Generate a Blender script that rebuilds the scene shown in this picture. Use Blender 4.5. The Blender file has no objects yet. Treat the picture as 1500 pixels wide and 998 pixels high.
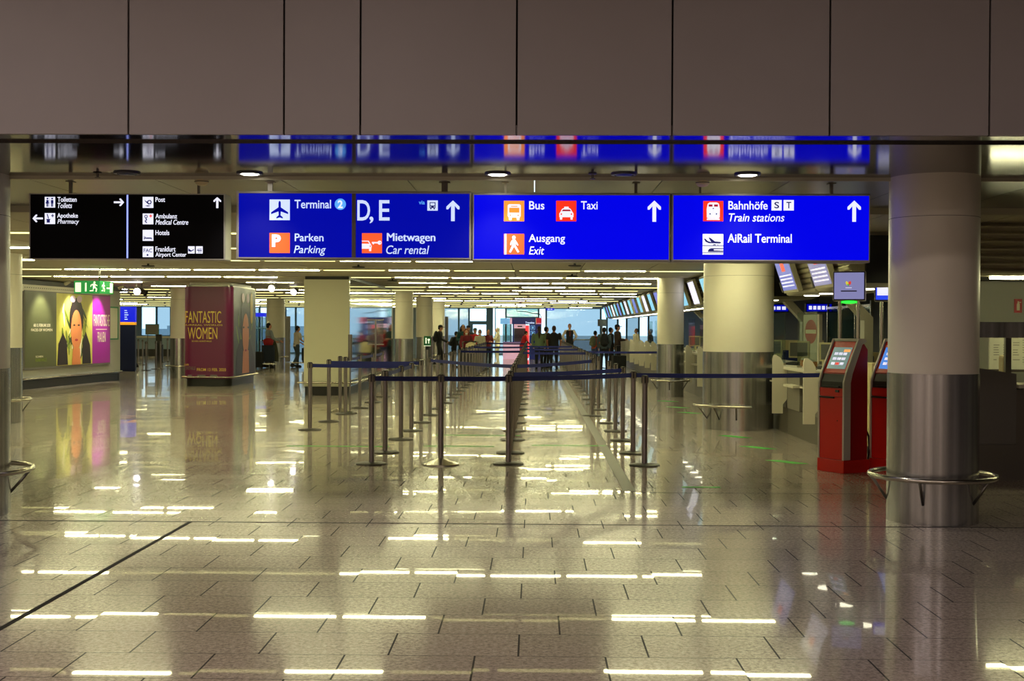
import bpy, bmesh, math, random
from mathutils import Vector, Matrix, Euler
random.seed(7)
C = bpy.context.scene.collection
sc = bpy.context.scene
PI = math.pi

# ------------------------------------------------------------------ camera
F = 1800.0; EYE = 1.51
CAMROT = (Matrix.Rotation(math.atan(32/F), 4, 'Z') @ Matrix.Rotation(PI/2 - math.atan(18/F), 4, 'X')
          @ Matrix.Rotation(0.0045, 4, 'Z'))
cd = bpy.data.cameras.new('camera'); cam = bpy.data.objects.new('camera', cd); C.objects.link(cam)
cd.sensor_width = 36; cd.lens = F/1500*36; cd.clip_start = 0.05; cd.clip_end = 400
cam.matrix_world = Matrix.Translation((0, 0, EYE)) @ CAMROT
sc.camera = cam
cd.dof.use_dof = False

# ------------------------------------------------------------------ world, exposure, unseen front hall lamps
sc.view_settings.view_transform = 'Standard'; sc.view_settings.look = 'None'
sc.view_settings.gamma = 1; sc.view_settings.use_curve_mapping = False
sc.view_settings.exposure = 0.0
w = bpy.data.worlds.new('daylight'); sc.world = w; w.use_nodes = True
bg = w.node_tree.nodes['Background']
bg.inputs[0].default_value = (0.62, 0.86, 1.0, 1); bg.inputs[1].default_value = 2.0
sc.cycles.max_bounces = 7; sc.cycles.diffuse_bounces = 4; sc.cycles.glossy_bounces = 5
sc.cycles.transparent_max_bounces = 12; sc.cycles.sample_clamp_indirect = 6
sc.cycles.caustics_reflective = False; sc.cycles.caustics_refractive = False

STRIP = 45.0            # strength of the ceiling strips
FRONT = 59.0           # base watts of the unseen lamps put in the front hall
def area_lamp(name, loc, rot, sx, sy, watts, col, spread=PI):
    l = bpy.data.lights.new(name, 'AREA'); l.shape = 'RECTANGLE'; l.size = sx; l.size_y = sy
    l.energy = watts; l.color = col; l.spread = spread
    o = bpy.data.objects.new(name, l); C.objects.link(o); o.location = loc; o.rotation_euler = rot
    return o
WARM = (1.0, 0.82, 0.77)
for x, y, k in ((-5.2, 3.4, 1.7), (-1.6, 3.4, .8), (2.4, 3.4, .30), (5.8, 3.4, .2), (-5.2, -1.5, 1.6), (-1.0, -1.5, .9), (3.5, -1.5, .5), (-3.5, -4.6, 1.1), (3.5, -4.6, 1.1)):
    area_lamp('unseen_hall_lamp', (x, y, 4.42), (0, 0, 0), 1.2, .5, FRONT*k, WARM)  # unseen lamps; rear pair added to brighten the back wall mirrored in steel

# ------------------------------------------------------------------ pixel helpers (frame 1500 x 998)
def ray(px, py):
    return CAMROT.to_3x3() @ Vector(((px-750)/F, -(py-499)/F, -1))
def gp(px, py, z=0.0):
    d = ray(px, py); t = (z-EYE)/d.z
    return Vector((0, 0, EYE)) + d*t
def yp(px, py, Y):
    d = ray(px, py); t = Y/d.y
    return Vector((0, 0, EYE)) + d*t
def project(p):
    q = CAMROT.to_3x3().transposed() @ (Vector(p)-Vector((0, 0, EYE)))
    return 750+F*q.x/-q.z, 499-F*q.y/-q.z

# ------------------------------------------------------------------ materials
MATS = {}
def lin(c):
    c = c/255
    return c/12.92 if c <= .04045 else ((c+.055)/1.055)**2.4
def L(rgb): return tuple(lin(c) for c in rgb) + (1,)
def mat(name, rgb, rough=.5, metal=0., es=0., ergb=None, vary=.0, bump=0., scale=30., spec=.5, stretch=None, aniso=0.):
    m = bpy.data.materials.new(name); m.use_nodes = True; nt = m.node_tree
    b = nt.nodes['Principled BSDF']
    b.inputs['Base Color'].default_value = L(rgb)
    b.inputs['Roughness'].default_value = rough; b.inputs['Metallic'].default_value = metal
    b.inputs['Specular IOR Level'].default_value = spec
    if aniso: b.inputs['Anisotropic'].default_value = aniso
    if es:
        b.inputs['Emission Color'].default_value = L(ergb or rgb); b.inputs['Emission Strength'].default_value = es
    if vary or bump:
        tc = nt.nodes.new('ShaderNodeTexCoord'); mp = nt.nodes.new('ShaderNodeMapping')
        nt.links.new(tc.outputs['Object'], mp.inputs[0])
        mp.inputs['Scale'].default_value = stretch or (1, 1, 1)
        n = nt.nodes.new('ShaderNodeTexNoise'); n.inputs['Scale'].default_value = scale; n.inputs['Detail'].default_value = 3
        nt.links.new(mp.outputs[0], n.inputs['Vector'])
        if vary:
            mx = nt.nodes.new('ShaderNodeMix'); mx.data_type = 'RGBA'
            c = L(rgb)
            mx.inputs[6].default_value = tuple(v*(1-vary) for v in c[:3])+(1,)
            mx.inputs[7].default_value = tuple(min(1, v*(1+vary)) for v in c[:3])+(1,)
            nt.links.new(n.outputs[0], mx.inputs[0]); nt.links.new(mx.outputs[2], b.inputs['Base Color'])
        if bump:
            bp = nt.nodes.new('ShaderNodeBump'); bp.inputs['Strength'].default_value = bump; bp.inputs['Distance'].default_value = .01
            nt.links.new(n.outputs[0], bp.inputs['Height']); nt.links.new(bp.outputs[0], b.inputs['Normal'])
    MATS[name] = m
    return m
def glass(name, rgb, gloss=.08):
    m = bpy.data.materials.new(name); m.use_nodes = True; nt = m.node_tree
    nt.nodes.remove(nt.nodes['Principled BSDF'])
    t = nt.nodes.new('ShaderNodeBsdfTransparent'); t.inputs[0].default_value = L(rgb)
    g = nt.nodes.new('ShaderNodeBsdfGlossy'); g.inputs['Roughness'].default_value = .05
    mx = nt.nodes.new('ShaderNodeMixShader'); mx.inputs[0].default_value = gloss
    nt.links.new(t.outputs[0], mx.inputs[1]); nt.links.new(g.outputs[0], mx.inputs[2])
    nt.links.new(mx.outputs[0], nt.nodes['Material Output'].inputs[0])
    MATS[name] = m
mat('fascia_grey', (148, 142, 140), .45, vary=.04, scale=3)
mat('joint_dark', (25, 24, 22), .8)
mat('soffit_gloss', (76, 71, 68), .10, .75, bump=.03, scale=1.5)
mat('soffit_satin', (104, 101, 94), .28, .5, bump=.03, scale=2)
mat('trim_light', (190, 186, 160), .35, .2)
mat('ceiling_panel', (168, 162, 140), .5, vary=.05, scale=1.2)
mat('ceiling_void', (38, 36, 30), .9)
mat('front_wall_paint', (228, 222, 206), .6, vary=.03, scale=4)
mat('wall_paint', (170, 170, 160), .6, vary=.03, scale=4)
mat('dark_wall', (70, 70, 66), .6, vary=.06, scale=3)
mat('column_white', (226, 220, 200), .38, vary=.03, scale=6)
mat('steel', (232, 222, 186), .22, .88, vary=1.3, scale=3.2, stretch=(4, 4, .02))
mat('steel_dark', (120, 116, 108), .3, 1.)
mat('rail_steel', (200, 195, 182), .22, 1.)
mat('mirror_steel', (206, 210, 206), .05, 1., bump=.012, scale=1.2)
mat('post_metal', (150, 142, 142), .32, .85, vary=.1, scale=20)
mat('post_dark', (28, 27, 28), .4)
mat('post_base', (62, 58, 54), .42, .3)
mat('dome_metal', (205, 200, 190), .22, 1.)
mat('belt_blue', (8, 22, 104), .6, vary=.1, scale=60)
mat('sign_housing', (176, 174, 168), .35, .4)
mat('hanger_grey', (105, 100, 92), .4, .6)
mat('sign_blue_bright', (0, 0, 40), .6, spec=.12, es=1.0, ergb=(0, 2, 234))
mat('sign_blue_deep', (0, 0, 34), .6, spec=.12, es=1.0, ergb=(0, 8, 166))
mat('sign_black', (6, 6, 9), .6, spec=.12)
mat('letter_white', (200, 205, 230), .4, es=1.0, ergb=(236, 238, 255))
mat('letter_pale', (150, 180, 230), .4, es=1.0, ergb=(205, 218, 255))
mat('letter_sky', (60, 120, 220), .4, es=1.0, ergb=(90, 170, 250))
mat('line_blue', (120, 140, 255), .4, es=1.3, ergb=(150, 165, 255))
mat('icon_orange', (240, 120, 40), .4, es=1.0, ergb=(252, 150, 50))
mat('icon_orange_red', (230, 90, 40), .4, es=.95, ergb=(250, 92, 40))
mat('icon_red', (230, 50, 20), .4, es=1.0, ergb=(255, 48, 24))
mat('icon_ink', (10, 12, 60), .4, es=.5, ergb=(16, 24, 120))
mat('icon_maroon', (120, 10, 40), .4, es=.6, ergb=(200, 10, 50))
mat('strip_white', (255, 245, 225), .4, es=STRIP, ergb=(252, 248, 188))
mat('strip_dim', (240, 228, 160), .4, es=STRIP*.045, ergb=(250, 242, 160))
mat('lamp_warm', (255, 250, 230), .4, es=8, ergb=(255, 248, 215))
mat('fixture_white', (190, 186, 165), .5)
mat('lamp_disc', (255, 255, 255), .3, es=14, ergb=(255, 246, 225))
mat('lamp_cool', (255, 255, 255), .3, es=9, ergb=(250, 240, 255))
mat('lamp_off', (60, 60, 64), .3, .5)
mat('black_plastic', (16, 16, 17), .45)
mat('dark_grey', (52, 50, 48), .5)
mat('mid_grey', (112, 108, 102), .5, vary=.05)
mat('plinth_black', (14, 14, 13), .4)
mat('pillar_olive', (206, 204, 176), .4, vary=.02, scale=3)
mat('ad_maroon', (100, 14, 66), .35)
mat('ad_gold', (226, 196, 80), .4, vary=.1)
mat('ad_olive', (88, 92, 56), .35, vary=.08, scale=2)
mat('ad_purple', (168, 26, 160), .35)
mat('ad_leaf_light', (214, 208, 96), .4, vary=.15, scale=4)
mat('ad_leaf_mid', (126, 146, 40), .4, vary=.2, scale=6)
mat('ad_leaf_dark', (62, 80, 40), .4, vary=.2)
mat('ad_skin', (230, 140, 80), .4, vary=.06, scale=3)
mat('ad_hair', (34, 20, 26), .4)
mat('ad_lip', (190, 40, 50), .4)
mat('ad_cream', (250, 240, 205), .4)
mat('ad_flower', (220, 190, 210), .4)
mat('ad_grey', (70, 74, 70), .4, vary=.3, scale=2)
mat('exit_green', (0, 110, 50), .35, es=.7, ergb=(0, 150, 60))
mat('exit_cream', (240, 245, 220), .4, es=1.0, ergb=(240, 250, 215))
mat('notice_green', (60, 140, 100), .5)
mat('paper', (214, 214, 196), .7, vary=.04)
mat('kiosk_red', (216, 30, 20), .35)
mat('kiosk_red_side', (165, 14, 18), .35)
mat('kiosk_white', (206, 200, 190), .4)
mat('screen_teal', (20, 30, 30), .2, es=.8, ergb=(120, 146, 138))
mat('screen_blue', (20, 30, 60), .2, es=.9, ergb=(60, 130, 225))
mat('screen_lilac', (40, 40, 60), .2, es=.7, ergb=(150, 150, 205))
mat('screen_periwinkle', (40, 40, 60), .2, es=.7, ergb=(110, 125, 225))
mat('screen_cyan', (40, 60, 60), .2, es=1.1, ergb=(125, 200, 225))
mat('screen_white', (200, 200, 210), .2, es=1.0, ergb=(232, 232, 255))
mat('screen_royal', (10, 20, 90), .2, es=1.0, ergb=(30, 66, 235))
mat('ui_white', (200, 200, 210), .3, es=.9, ergb=(215, 215, 240))
mat('ui_orange', (240, 160, 80), .3, es=.8, ergb=(250, 170, 90))
mat('ui_red', (220, 70, 60), .3, es=.8, ergb=(230, 70, 60))
mat('ui_yellow', (230, 210, 60), .3, es=.8, ergb=(230, 215, 70))
mat('ui_green', (60, 160, 80), .3, es=.8, ergb=(60, 170, 80))
mat('ui_dark', (30, 30, 60), .3)
mat('green_lamp', (20, 160, 40), .3, es=1.6, ergb=(40, 255, 60))
mat('tape_green', (60, 190, 50), .5, es=0)
mat('canopy', (170, 165, 140), .4, .15, vary=.04)
mat('counter_white', (214, 208, 188), .4)
mat('counter_grey', (140, 136, 124), .45, .2, vary=.05)
mat('counter_stone', (104, 98, 88), .5, vary=.06)
mat('recess_dark', (48, 44, 40), .6)
mat('chair_blue', (20, 36, 90), .7)
mat('plastic_orange', (200, 120, 40), .5)
mat('plastic_cream', (214, 200, 150), .5)
mat('ban_red', (190, 30, 40), .4)
mat('booth_navy', (10, 26, 90), .35, es=.25, ergb=(6, 30, 120))
mat('booth_red', (190, 14, 44), .35, es=.4, ergb=(200, 14, 50))
mat('booth_pale', (120, 180, 240), .35, es=.5, ergb=(120, 185, 250))
mat('booth_redlight', (255, 60, 60), .35, es=1.5, ergb=(255, 40, 50))
mat('booth_pink', (240, 190, 220), .35, es=.35, ergb=(245, 190, 225))
mat('facade_frame', (96, 140, 172), .4, .1)
mat('facade_grey', (140, 158, 168), .5)
mat('panel_blue', (112, 150, 190), .5)
mat('board_blue', (0, 16, 160), .4, es=.8, ergb=(0, 20, 220))
mat('board_navy', (8, 20, 60), .4)
mat('board_orange', (245, 160, 30), .4, es=.6, ergb=(245, 165, 40))
mat('sign_green', (20, 110, 60), .5)
mat('apron', (150, 155, 155), .9, vary=.02, scale=.2)
mat('strip_cover', (84, 80, 72), .4, .2)
mat('outside_wall', (190, 205, 215), .9, vary=.08, scale=.3)
for n, c in dict(skin=(206, 150, 118), skin_dark=(150, 100, 76), hair_black=(18, 15, 15), hair_brown=(62, 36, 24), hair_red=(120, 44, 30),
                 hair_grey=(120, 112, 104), hair_auburn=(140, 62, 40), cloth_black=(17, 17, 20), cloth_navy=(24, 34, 62), cloth_white=(226, 214, 196),
                 cloth_grey=(150, 158, 164), cloth_slate=(70, 84, 92), cloth_green=(112, 134, 100), cloth_red=(196, 24, 40), cloth_burgundy=(120, 30, 44),
                 cloth_teal=(20, 74, 74), cloth_cream=(222, 216, 190), cloth_brown=(56, 38, 32), cloth_orange=(170, 70, 40), cloth_olive=(60, 60, 38),
                 cloth_yellow=(220, 190, 40), cloth_denim=(56, 72, 110), mask_white=(228, 228, 226), shoe_black=(14, 14, 14), shoe_white=(220, 216, 210),
                 bag_olive=(106, 110, 84), case_navy=(22, 32, 48), case_black=(20, 21, 22), bag_red=(150, 16, 28), eye_dark=(20, 14, 12)).items():
    mat(n, c, .75 if not n.startswith('skin') else .5, vary=.06, scale=25)
glass('pane_clear', (250, 253, 255)); glass('pane_blue', (188, 198, 204)); glass('pane_teal', (174, 201, 201)); glass('pane_screen', (226, 236, 232), .12)
glass('pane_haze', (198, 207, 213), .03); glass('pane_slate', (176, 182, 188), .03)

def floor_material():
    m = bpy.data.materials.new('granite_tiles'); m.use_nodes = True; nt = m.node_tree; b = nt.nodes['Principled BSDF']
    def N(t): return nt.nodes.new(t)
    def math_(op, a, bb=None):
        n = N('ShaderNodeMath'); n.operation = op
        for i, v in enumerate((a, bb)):
            if v is None: continue
            if isinstance(v, (int, float)): n.inputs[i].default_value = v
            else: nt.links.new(v, n.inputs[i])
        return n.outputs[0]
    g = N('ShaderNodeNewGeometry'); s = N('ShaderNodeSeparateXYZ'); nt.links.new(g.outputs['Position'], s.inputs[0])
    v = math_('DIVIDE', math_('SUBTRACT', s.outputs[1], 5.235), .403)
    row = math_('FLOOR', v); fv = math_('FRACT', v)
    u = math_('DIVIDE', math_('SUBTRACT', math_('SUBTRACT', s.outputs[0], .335), math_('MULTIPLY', row, .2)), .6)
    col = math_('FLOOR', u); fu = math_('FRACT', u)
    ju = math_('LESS_THAN', math_('ABSOLUTE', math_('SUBTRACT', fu, .5)), .4925)
    jv = math_('LESS_THAN', math_('ABSOLUTE', math_('SUBTRACT', fv, .5)), .4935)
    tile = math_('MULTIPLY', ju, jv)
    cb = N('ShaderNodeCombineXYZ'); nt.links.new(row, cb.inputs[0]); nt.links.new(col, cb.inputs[1])
    wn = N('ShaderNodeTexWhiteNoise'); wn.noise_dimensions = '3D'; nt.links.new(cb.outputs[0], wn.inputs['Vector'])
    n1 = N('ShaderNodeTexNoise'); n1.inputs['Scale'].default_value = 42; n1.inputs['Detail'].default_value = 6; n1.inputs['Roughness'].default_value = .8
    nt.links.new(g.outputs['Position'], n1.inputs['Vector'])
    cr = N('ShaderNodeValToRGB'); e = cr.color_ramp.elements
    e[0].position = .36; e[0].color = L((132, 121, 112)); e[1].position = .66; e[1].color = L((212, 198, 184))
    nt.links.new(n1.outputs[0], cr.inputs[0])
    n2 = N('ShaderNodeTexNoise'); n2.inputs['Scale'].default_value = 1.1; nt.links.new(g.outputs['Position'], n2.inputs['Vector'])
    val = math_('ADD', math_('MULTIPLY', wn.outputs['Value'], .12), math_('ADD', math_('MULTIPLY', n2.outputs[0], .2), .78))
    hs = N('ShaderNodeHueSaturation'); nt.links.new(cr.outputs[0], hs.inputs['Color']); nt.links.new(val, hs.inputs['Value'])
    mx = N('ShaderNodeMix'); mx.data_type = 'RGBA'; mx.inputs[6].default_value = L((34, 30, 27))
    nt.links.new(hs.outputs[0], mx.inputs[7]); nt.links.new(tile, mx.inputs[0]); nt.links.new(mx.outputs[2], b.inputs['Base Color'])
    rg = math_('ADD', math_('MULTIPLY', tile, -.5), math_('ADD', .63, math_('MULTIPLY', n2.outputs[0], .04)))
    nt.links.new(rg, b.inputs['Roughness'])
    b.inputs['Specular IOR Level'].default_value = .10
    b.inputs['Coat Weight'].default_value = .38; b.inputs['Coat Roughness'].default_value = .018; b.inputs['Coat IOR'].default_value = 1.45
    # every slab lies a hair out of level
    sv = N('ShaderNodeVectorMath'); sv.operation = 'SUBTRACT'; nt.links.new(wn.outputs['Color'], sv.inputs[0]); sv.inputs[1].default_value = (.5, .5, .5)
    sm = N('ShaderNodeVectorMath'); sm.operation = 'MULTIPLY'; nt.links.new(sv.outputs[0], sm.inputs[0]); sm.inputs[1].default_value = (.002, .004, 0)
    sa = N('ShaderNodeVectorMath'); sa.operation = 'ADD'; nt.links.new(sm.outputs[0], sa.inputs[0]); nt.links.new(g.outputs['Normal'], sa.inputs[1])
    nn = N('ShaderNodeVectorMath'); nn.operation = 'NORMALIZE'; nt.links.new(sa.outputs[0], nn.inputs[0])
    nt.links.new(nn.outputs[0], b.inputs['Normal']); nt.links.new(nn.outputs[0], b.inputs['Coat Normal'])
    MATS['granite_tiles'] = m
floor_material()

# ------------------------------------------------------------------ mesh helpers
class MB:
    def __init__(s, m='wall_paint'):
        s.bm = bmesh.new(); s.mats = []; s.m(m); s.T = None
    def m(s, name):
        if name not in s.mats: s.mats.append(name)
        s.i = s.mats.index(name); return s
    def _f(s, vs, smooth=False):
        try: f = s.bm.faces.new(vs)
        except ValueError: return None
        f.material_index = s.i; f.smooth = smooth; return f
    def v(s, p):
        p = Vector(p)
        return s.bm.verts.new(s.T @ p if s.T is not None else p)
    def box(s, x0, x1, y0, y1, z0, z1, bev=0.):
        x0, x1 = sorted((x0, x1)); y0, y1 = sorted((y0, y1)); z0, z1 = sorted((z0, z1))
        q = [s.v((x, y, z)) for z in (z0, z1) for y in (y0, y1) for x in (x0, x1)]
        fs = [s._f([q[k] for k in f]) for f in ((0, 2, 3, 1), (4, 5, 7, 6), (0, 1, 5, 4), (2, 6, 7, 3), (0, 4, 6, 2), (1, 3, 7, 5))]
        if bev > 0:
            es = list({e for f in fs for e in f.edges})
            r = bmesh.ops.bevel(s.bm, geom=es, offset=bev, segments=2, profile=.6, affect='EDGES')
            for f in r['faces']: f.material_index = s.i
        return s
    def prism(s, pts, d, smooth=False):
        """pts: 3-D polygon; d: extrusion vector"""
        d = Vector(d); a = [s.v(p) for p in pts]; b = [s.v(Vector(p)+d) for p in pts]
        s._f(a[::-1]); s._f(b); n = len(a)
        for k in range(n): s._f([a[k], a[(k+1) % n], b[(k+1) % n], b[k]], smooth)
        return s
    def slab(s, poly, z0, z1, smooth=False):
        return s.prism([(x, y, z0) for x, y in poly], (0, 0, z1-z0), smooth)
    def rings(s, rr, cap=True, closed=False, smooth=True):
        R = [[s.v(p) for p in r] for r in rr]; n = len(R[0])
        m = len(R)
        for a in range(m if closed else m-1):
            A, B = R[a], R[(a+1) % m]
            for k in range(n): s._f([A[k], A[(k+1) % n], B[(k+1) % n], B[k]], smooth)
        if cap and not closed: s._f(R[0][::-1]); s._f(R[-1])
        return s
    def lathe(s, prof, cx=0, cy=0, n=32, smooth=True):
        return s.rings([[(cx+r*math.cos(2*PI*k/n), cy+r*math.sin(2*PI*k/n), z) for k in range(n)] for r, z in prof], True, False, smooth)
    def cyl(s, cx, cy, z0, z1, r, n=32): 
        return s.lathe([(r, z0), (r, z1)], cx, cy, n)
    def tube(s, path, r, n=10, closed=False):
        P = [Vector(p) for p in path]; rr = []; m = len(P); up = None
        for k in range(m):
            t = (P[(k+1) % m]-P[k-1]) if closed else (P[min(k+1, m-1)]-P[max(k-1, 0)])
            t.normalize()
            if up is None: up = Vector((0, 0, 1)) if abs(t.z) < .9 else Vector((0, 1, 0))
            a = t.cross(up)
            if a.length < 1e-5: a = t.orthogonal()
            a.normalize(); b = t.cross(a); up = -b if False else up
            rad = r[k] if isinstance(r, (list, tuple)) else r
            rr.append([P[k]+a*rad*math.cos(2*PI*j/n)+b*rad*math.sin(2*PI*j/n) for j in range(n)])
        return s.rings(rr, True, closed)
    def ell(s, c, r, n=14, m=9, rot=None):
        c = Vector(c); R = rot or Matrix.Identity(3)
        rr = []
        for i in range(m):
            th = -PI/2 + PI*(i+.5)/m
            rr.append([c+R @ Vector((r[0]*math.cos(th)*math.cos(2*PI*k/n), r[1]*math.cos(th)*math.sin(2*PI*k/n), r[2]*math.sin(th))) for k in range(n)])
        return s.rings(rr)
    def cap(s, a, b, ra, rb, n=10):
        a, b = Vector(a), Vector(b); d = (b-a); l = d.length; d.normalize()
        pts = [a-d*ra*.9, a-d*ra*.6, a]; rad = [ra*.35, ra*.8, ra]
        pts += [b, b+d*rb*.6, b+d*rb*.9]; rad += [rb, rb*.8, rb*.35]
        return s.tube(pts, rad, n)
    def build(s, name, parent=None, world=False, base=True):
        bmesh.ops.recalc_face_normals(s.bm, faces=s.bm.faces)
        for e in s.bm.edges:
            if len(e.link_faces) == 2 and e.calc_face_angle(0) > .7: e.smooth = False
        me = bpy.data.meshes.new(name); o = bpy.data.objects.new(name, me); C.objects.link(o)
        off = Vector((0, 0, 0))
        if parent is not None:
            o.parent = parent
            if world: off = parent.location
        elif base and s.bm.verts:
            xs = [v.co for v in s.bm.verts]
            off = Vector(((min(v.x for v in xs)+max(v.x for v in xs))/2, (min(v.y for v in xs)+max(v.y for v in xs))/2, min(v.z for v in xs)))
            o.location = off
        if off.length: bmesh.ops.translate(s.bm, verts=s.bm.verts, vec=-off)
        s.bm.to_mesh(me); s.bm.free()
        for n in s.mats: me.materials.append(MATS[n])
        return o

def tag(o, label, cat, group=None, kind=None):
    if label: o['label'] = label
    if cat: o['category'] = cat
    if group: o['group'] = group
    if kind: o['kind'] = kind
    return o
def thing(name, label, cat, loc=(0, 0, 0), rz=0, group=None):
    o = bpy.data.objects.new(name, None); C.objects.link(o); o.location = Vector(loc); o.rotation_euler = (0, 0, rz)
    o.empty_display_size = .1
    return tag(o, label, cat, group)
def struct(o, label=None, cat=None):
    o['kind'] = 'structure'
    o['label'] = label or o.name.replace('_', ' ') + ' of the terminal hall'
    o['category'] = cat or o.name.split('_')[0]
    return o
def dup(root, loc, rz=None, label=None, group=None):
    r = root.copy(); C.objects.link(r); r.location = Vector(loc)
    if rz is not None: r.rotation_euler = (0, 0, rz)
    if label: r['label'] = label
    if group: r['group'] = group
    for ch in list(root.children):
        if ch.name.split('.')[0] == 'belt': continue
        c = ch.copy(); C.objects.link(c); c.parent = r
        for g in list(ch.children):
            if g.name.split('.')[0] == 'belt': continue
            d = g.copy(); C.objects.link(d); d.parent = c
    return r
ORD = 'zeroth first second third fourth fifth sixth seventh eighth ninth tenth eleventh twelfth thirteenth fourteenth fifteenth sixteenth seventeenth eighteenth nineteenth twentieth twenty-first twenty-second twenty-third twenty-fourth twenty-fifth twenty-sixth twenty-seventh twenty-eighth twenty-ninth thirtieth'.split()

# flat artwork on a real board: O origin, U right, V up, N out of the face
class Face:
    def __init__(s, O, U, V, N): s.O, s.U, s.V, s.N = Vector(O), Vector(U).normalized(), Vector(V).normalized(), Vector(N).normalized()
    def p(s, u, v, d=0.): return s.O+s.U*u+s.V*v+s.N*d
def poly(mb, fc, pts, d=.002, t=.0015):
    P = [fc.p(u, v, d) for u, v in pts]
    return mb.prism(P, fc.N*t)
def rect(mb, fc, u0, v0, u1, v1, d=.002, t=.0015): return poly(mb, fc, [(u0, v0), (u1, v0), (u1, v1), (u0, v1)], d, t)
def oval(mb, fc, cu, cv, ru, rv, d=.002, t=.0015, n=24, rot=0.):
    c, s = math.cos(rot), math.sin(rot)
    return poly(mb, fc, [(cu+ru*math.cos(2*PI*k/n)*c-rv*math.sin(2*PI*k/n)*s, cv+ru*math.cos(2*PI*k/n)*s+rv*math.sin(2*PI*k/n)*c) for k in range(n)], d, t)
def text(mb, fc, s, u0, v0, u1, v1, bold=.008, italic=False, d=.003, t=.0015):
    cu = bpy.data.curves.new('lettering', 'FONT'); cu.body = s; cu.size = 1; cu.offset = bold; cu.extrude = .02; cu.resolution_u = 4
    if italic: cu.shear = .22
    o = bpy.data.objects.new('lettering', cu); C.objects.link(o)
    bpy.context.view_layer.update()
    dg = bpy.context.evaluated_depsgraph_get()
    me = bpy.data.meshes.new_from_object(o.evaluated_get(dg))
    bpy.data.objects.remove(o); bpy.data.curves.remove(cu)
    xs = [v.co.x for v in me.vertices]; ys = [v.co.y for v in me.vertices]; zs = [v.co.z for v in me.vertices]
    x0, x1, y0, y1, z0 = min(xs), max(xs), min(ys), max(ys), min(zs)
    vs = []
    for v in me.vertices:
        vs.append(mb.v(fc.p(u0+(v.co.x-x0)/(x1-x0)*(u1-u0), v0+(v.co.y-y0)/(y1-y0)*(v1-v0), d+(t if v.co.z > z0+.01 else 0))))
    for p in me.polygons: mb._f([vs[k] for k in p.vertices])
    bpy.data.meshes.remove(me)
    return mb
# ================================================================== THE SETTING
ZC = 2.64; ZS = 2.72; ZB = 2.695; YF = 7.79; YE = 70.0
XL, XR = -26.0, 14.0
struct(MB('granite_tiles').box(XL, XR, -6.2, YE+.4, -.12, 0).build('floor', base=False), 'polished granite tile floor of the hall in staggered rows', 'floor')
# inlaid floor joints
t1 = MB('joint_dark').box(-9, 9, 9.44, 9.462, -.01, .0015)
struct(t1.build('trim_1'), 'thin dark expansion joint crossing the floor in front of the queue', 'trim')
xj = gp(140, 843).x
struct(MB('joint_dark').box(xj-.016, xj+.016, 4.2, 9.44, -.01, .0018).build('trim_2'), 'dark diagonal floor joint at the lower left', 'trim')
xs_ = gp(893, 670).x
g = MB('strip_cover').box(xs_-.045, xs_+.045, gp(925, 720).y, 60, -.01, .002)
g.m('mid_grey').box(xs_-.058, xs_-.045, gp(925, 720).y, 60, -.01, .004).box(xs_+.045, xs_+.058, gp(925, 720).y, 60, -.01, .004)
struct(g.build('trim_3'), 'long steel cover strip in the floor running through the queue lanes', 'trim')
struct(MB('joint_dark').box(xs_+.06, 9, 11.33, 11.342, -.01, .0012).build('trim_5'), 'fine floor joint in front of the right queue row', 'trim')

# fascia: panelled wall above the passage
jx = [yp(p, 100, YF).x for p in (188, 416, 528, 757, 985, 1216, 1450)]
xsf = [-9, jx[0]-1.02*2, jx[0]-1.02] + jx + [jx[-1]+1.02*k for k in (1, 2, 3)] + [9]
fb = MB('fascia_grey')
for a, b in zip(xsf[:-1], xsf[1:]): fb.box(a+.006, b-.006, YF, YF+.03, 2.735, 4.6, .002)
fb.m('joint_dark').box(-9, 9, YF+.035, YF+.16, 2.76, 4.6)
struct(fb.build('wall_front', base=False), 'grey panelled fascia above the hanging signs', 'wall')
# soffit
s = MB('soffit_gloss').box(-9, 9, YF+.031, 8.08, 2.735, 2.8).box(-9, 9, 8.082, 9.82, ZS, 2.8)
s.m('trim_light').box(-9, 9, 9.822, 9.836, ZB-.004, 2.8)
s.m('soffit_satin')
for k in range(-9, 9): s.box(k*1.02+.004, (k+1)*1.02-.004, 9.84, 12.0, ZB, 2.8)
s.m('trim_light').box(XL, XR, 12.0, 12.02, ZC-.01, 2.8)
struct(s.build('trim_4', base=False), 'glossy dark soffit over the passage reflecting the signs', 'soffit')
# hall ceiling with slots for the light rows
ROWS = [14.7, 17.5, 20.7, 24.1, 27.5, 30.8, 33.8, 36.8, 40, 43.3, 46.8, 50.5, 54.2, 58, 62, 66]
ce = MB('ceiling_panel'); ys = [12.02-.10]+ROWS+[YE+.1]
PW = 1.28
for a, b in zip(ys[:-1], ys[1:]):
    x = XL
    while x < XR:
        ce.box(x+.008, min(x+PW-.008, XR), a+.10, b-.10, ZC, ZC+.05); x += PW
ce.m('ceiling_void').box(XL, XR, 12, YE+.3, ZC+.12, ZC+.2)
struct(ce.build('ceiling', base=False), 'low panelled hall ceiling with rows of slim lights', 'ceiling')
struct(MB('fascia_grey').box(-9.2, 9.2, -6.3, YF+.2, 4.5, 4.6).build('ceiling', base=False), 'ceiling of the front hall', 'ceiling')
w = MB('wall_paint')
struct(MB('front_wall_paint').box(-9.2, 9.2, -6.4, -6.2, 0, 4.6).build('wall_back', base=False), 'wall behind the viewer', 'wall')
struct(MB('wall_paint').box(XL-.2, XL, 12, YE+.3, 0, 2.9).build('wall_left', base=False), 'far left wall of the hall', 'wall')
struct(MB('dark_wall').box(XR, XR+.2, 12, YE+.3, 0, 2.9).build('wall_right', base=False), 'far right wall of the hall', 'wall')
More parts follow.
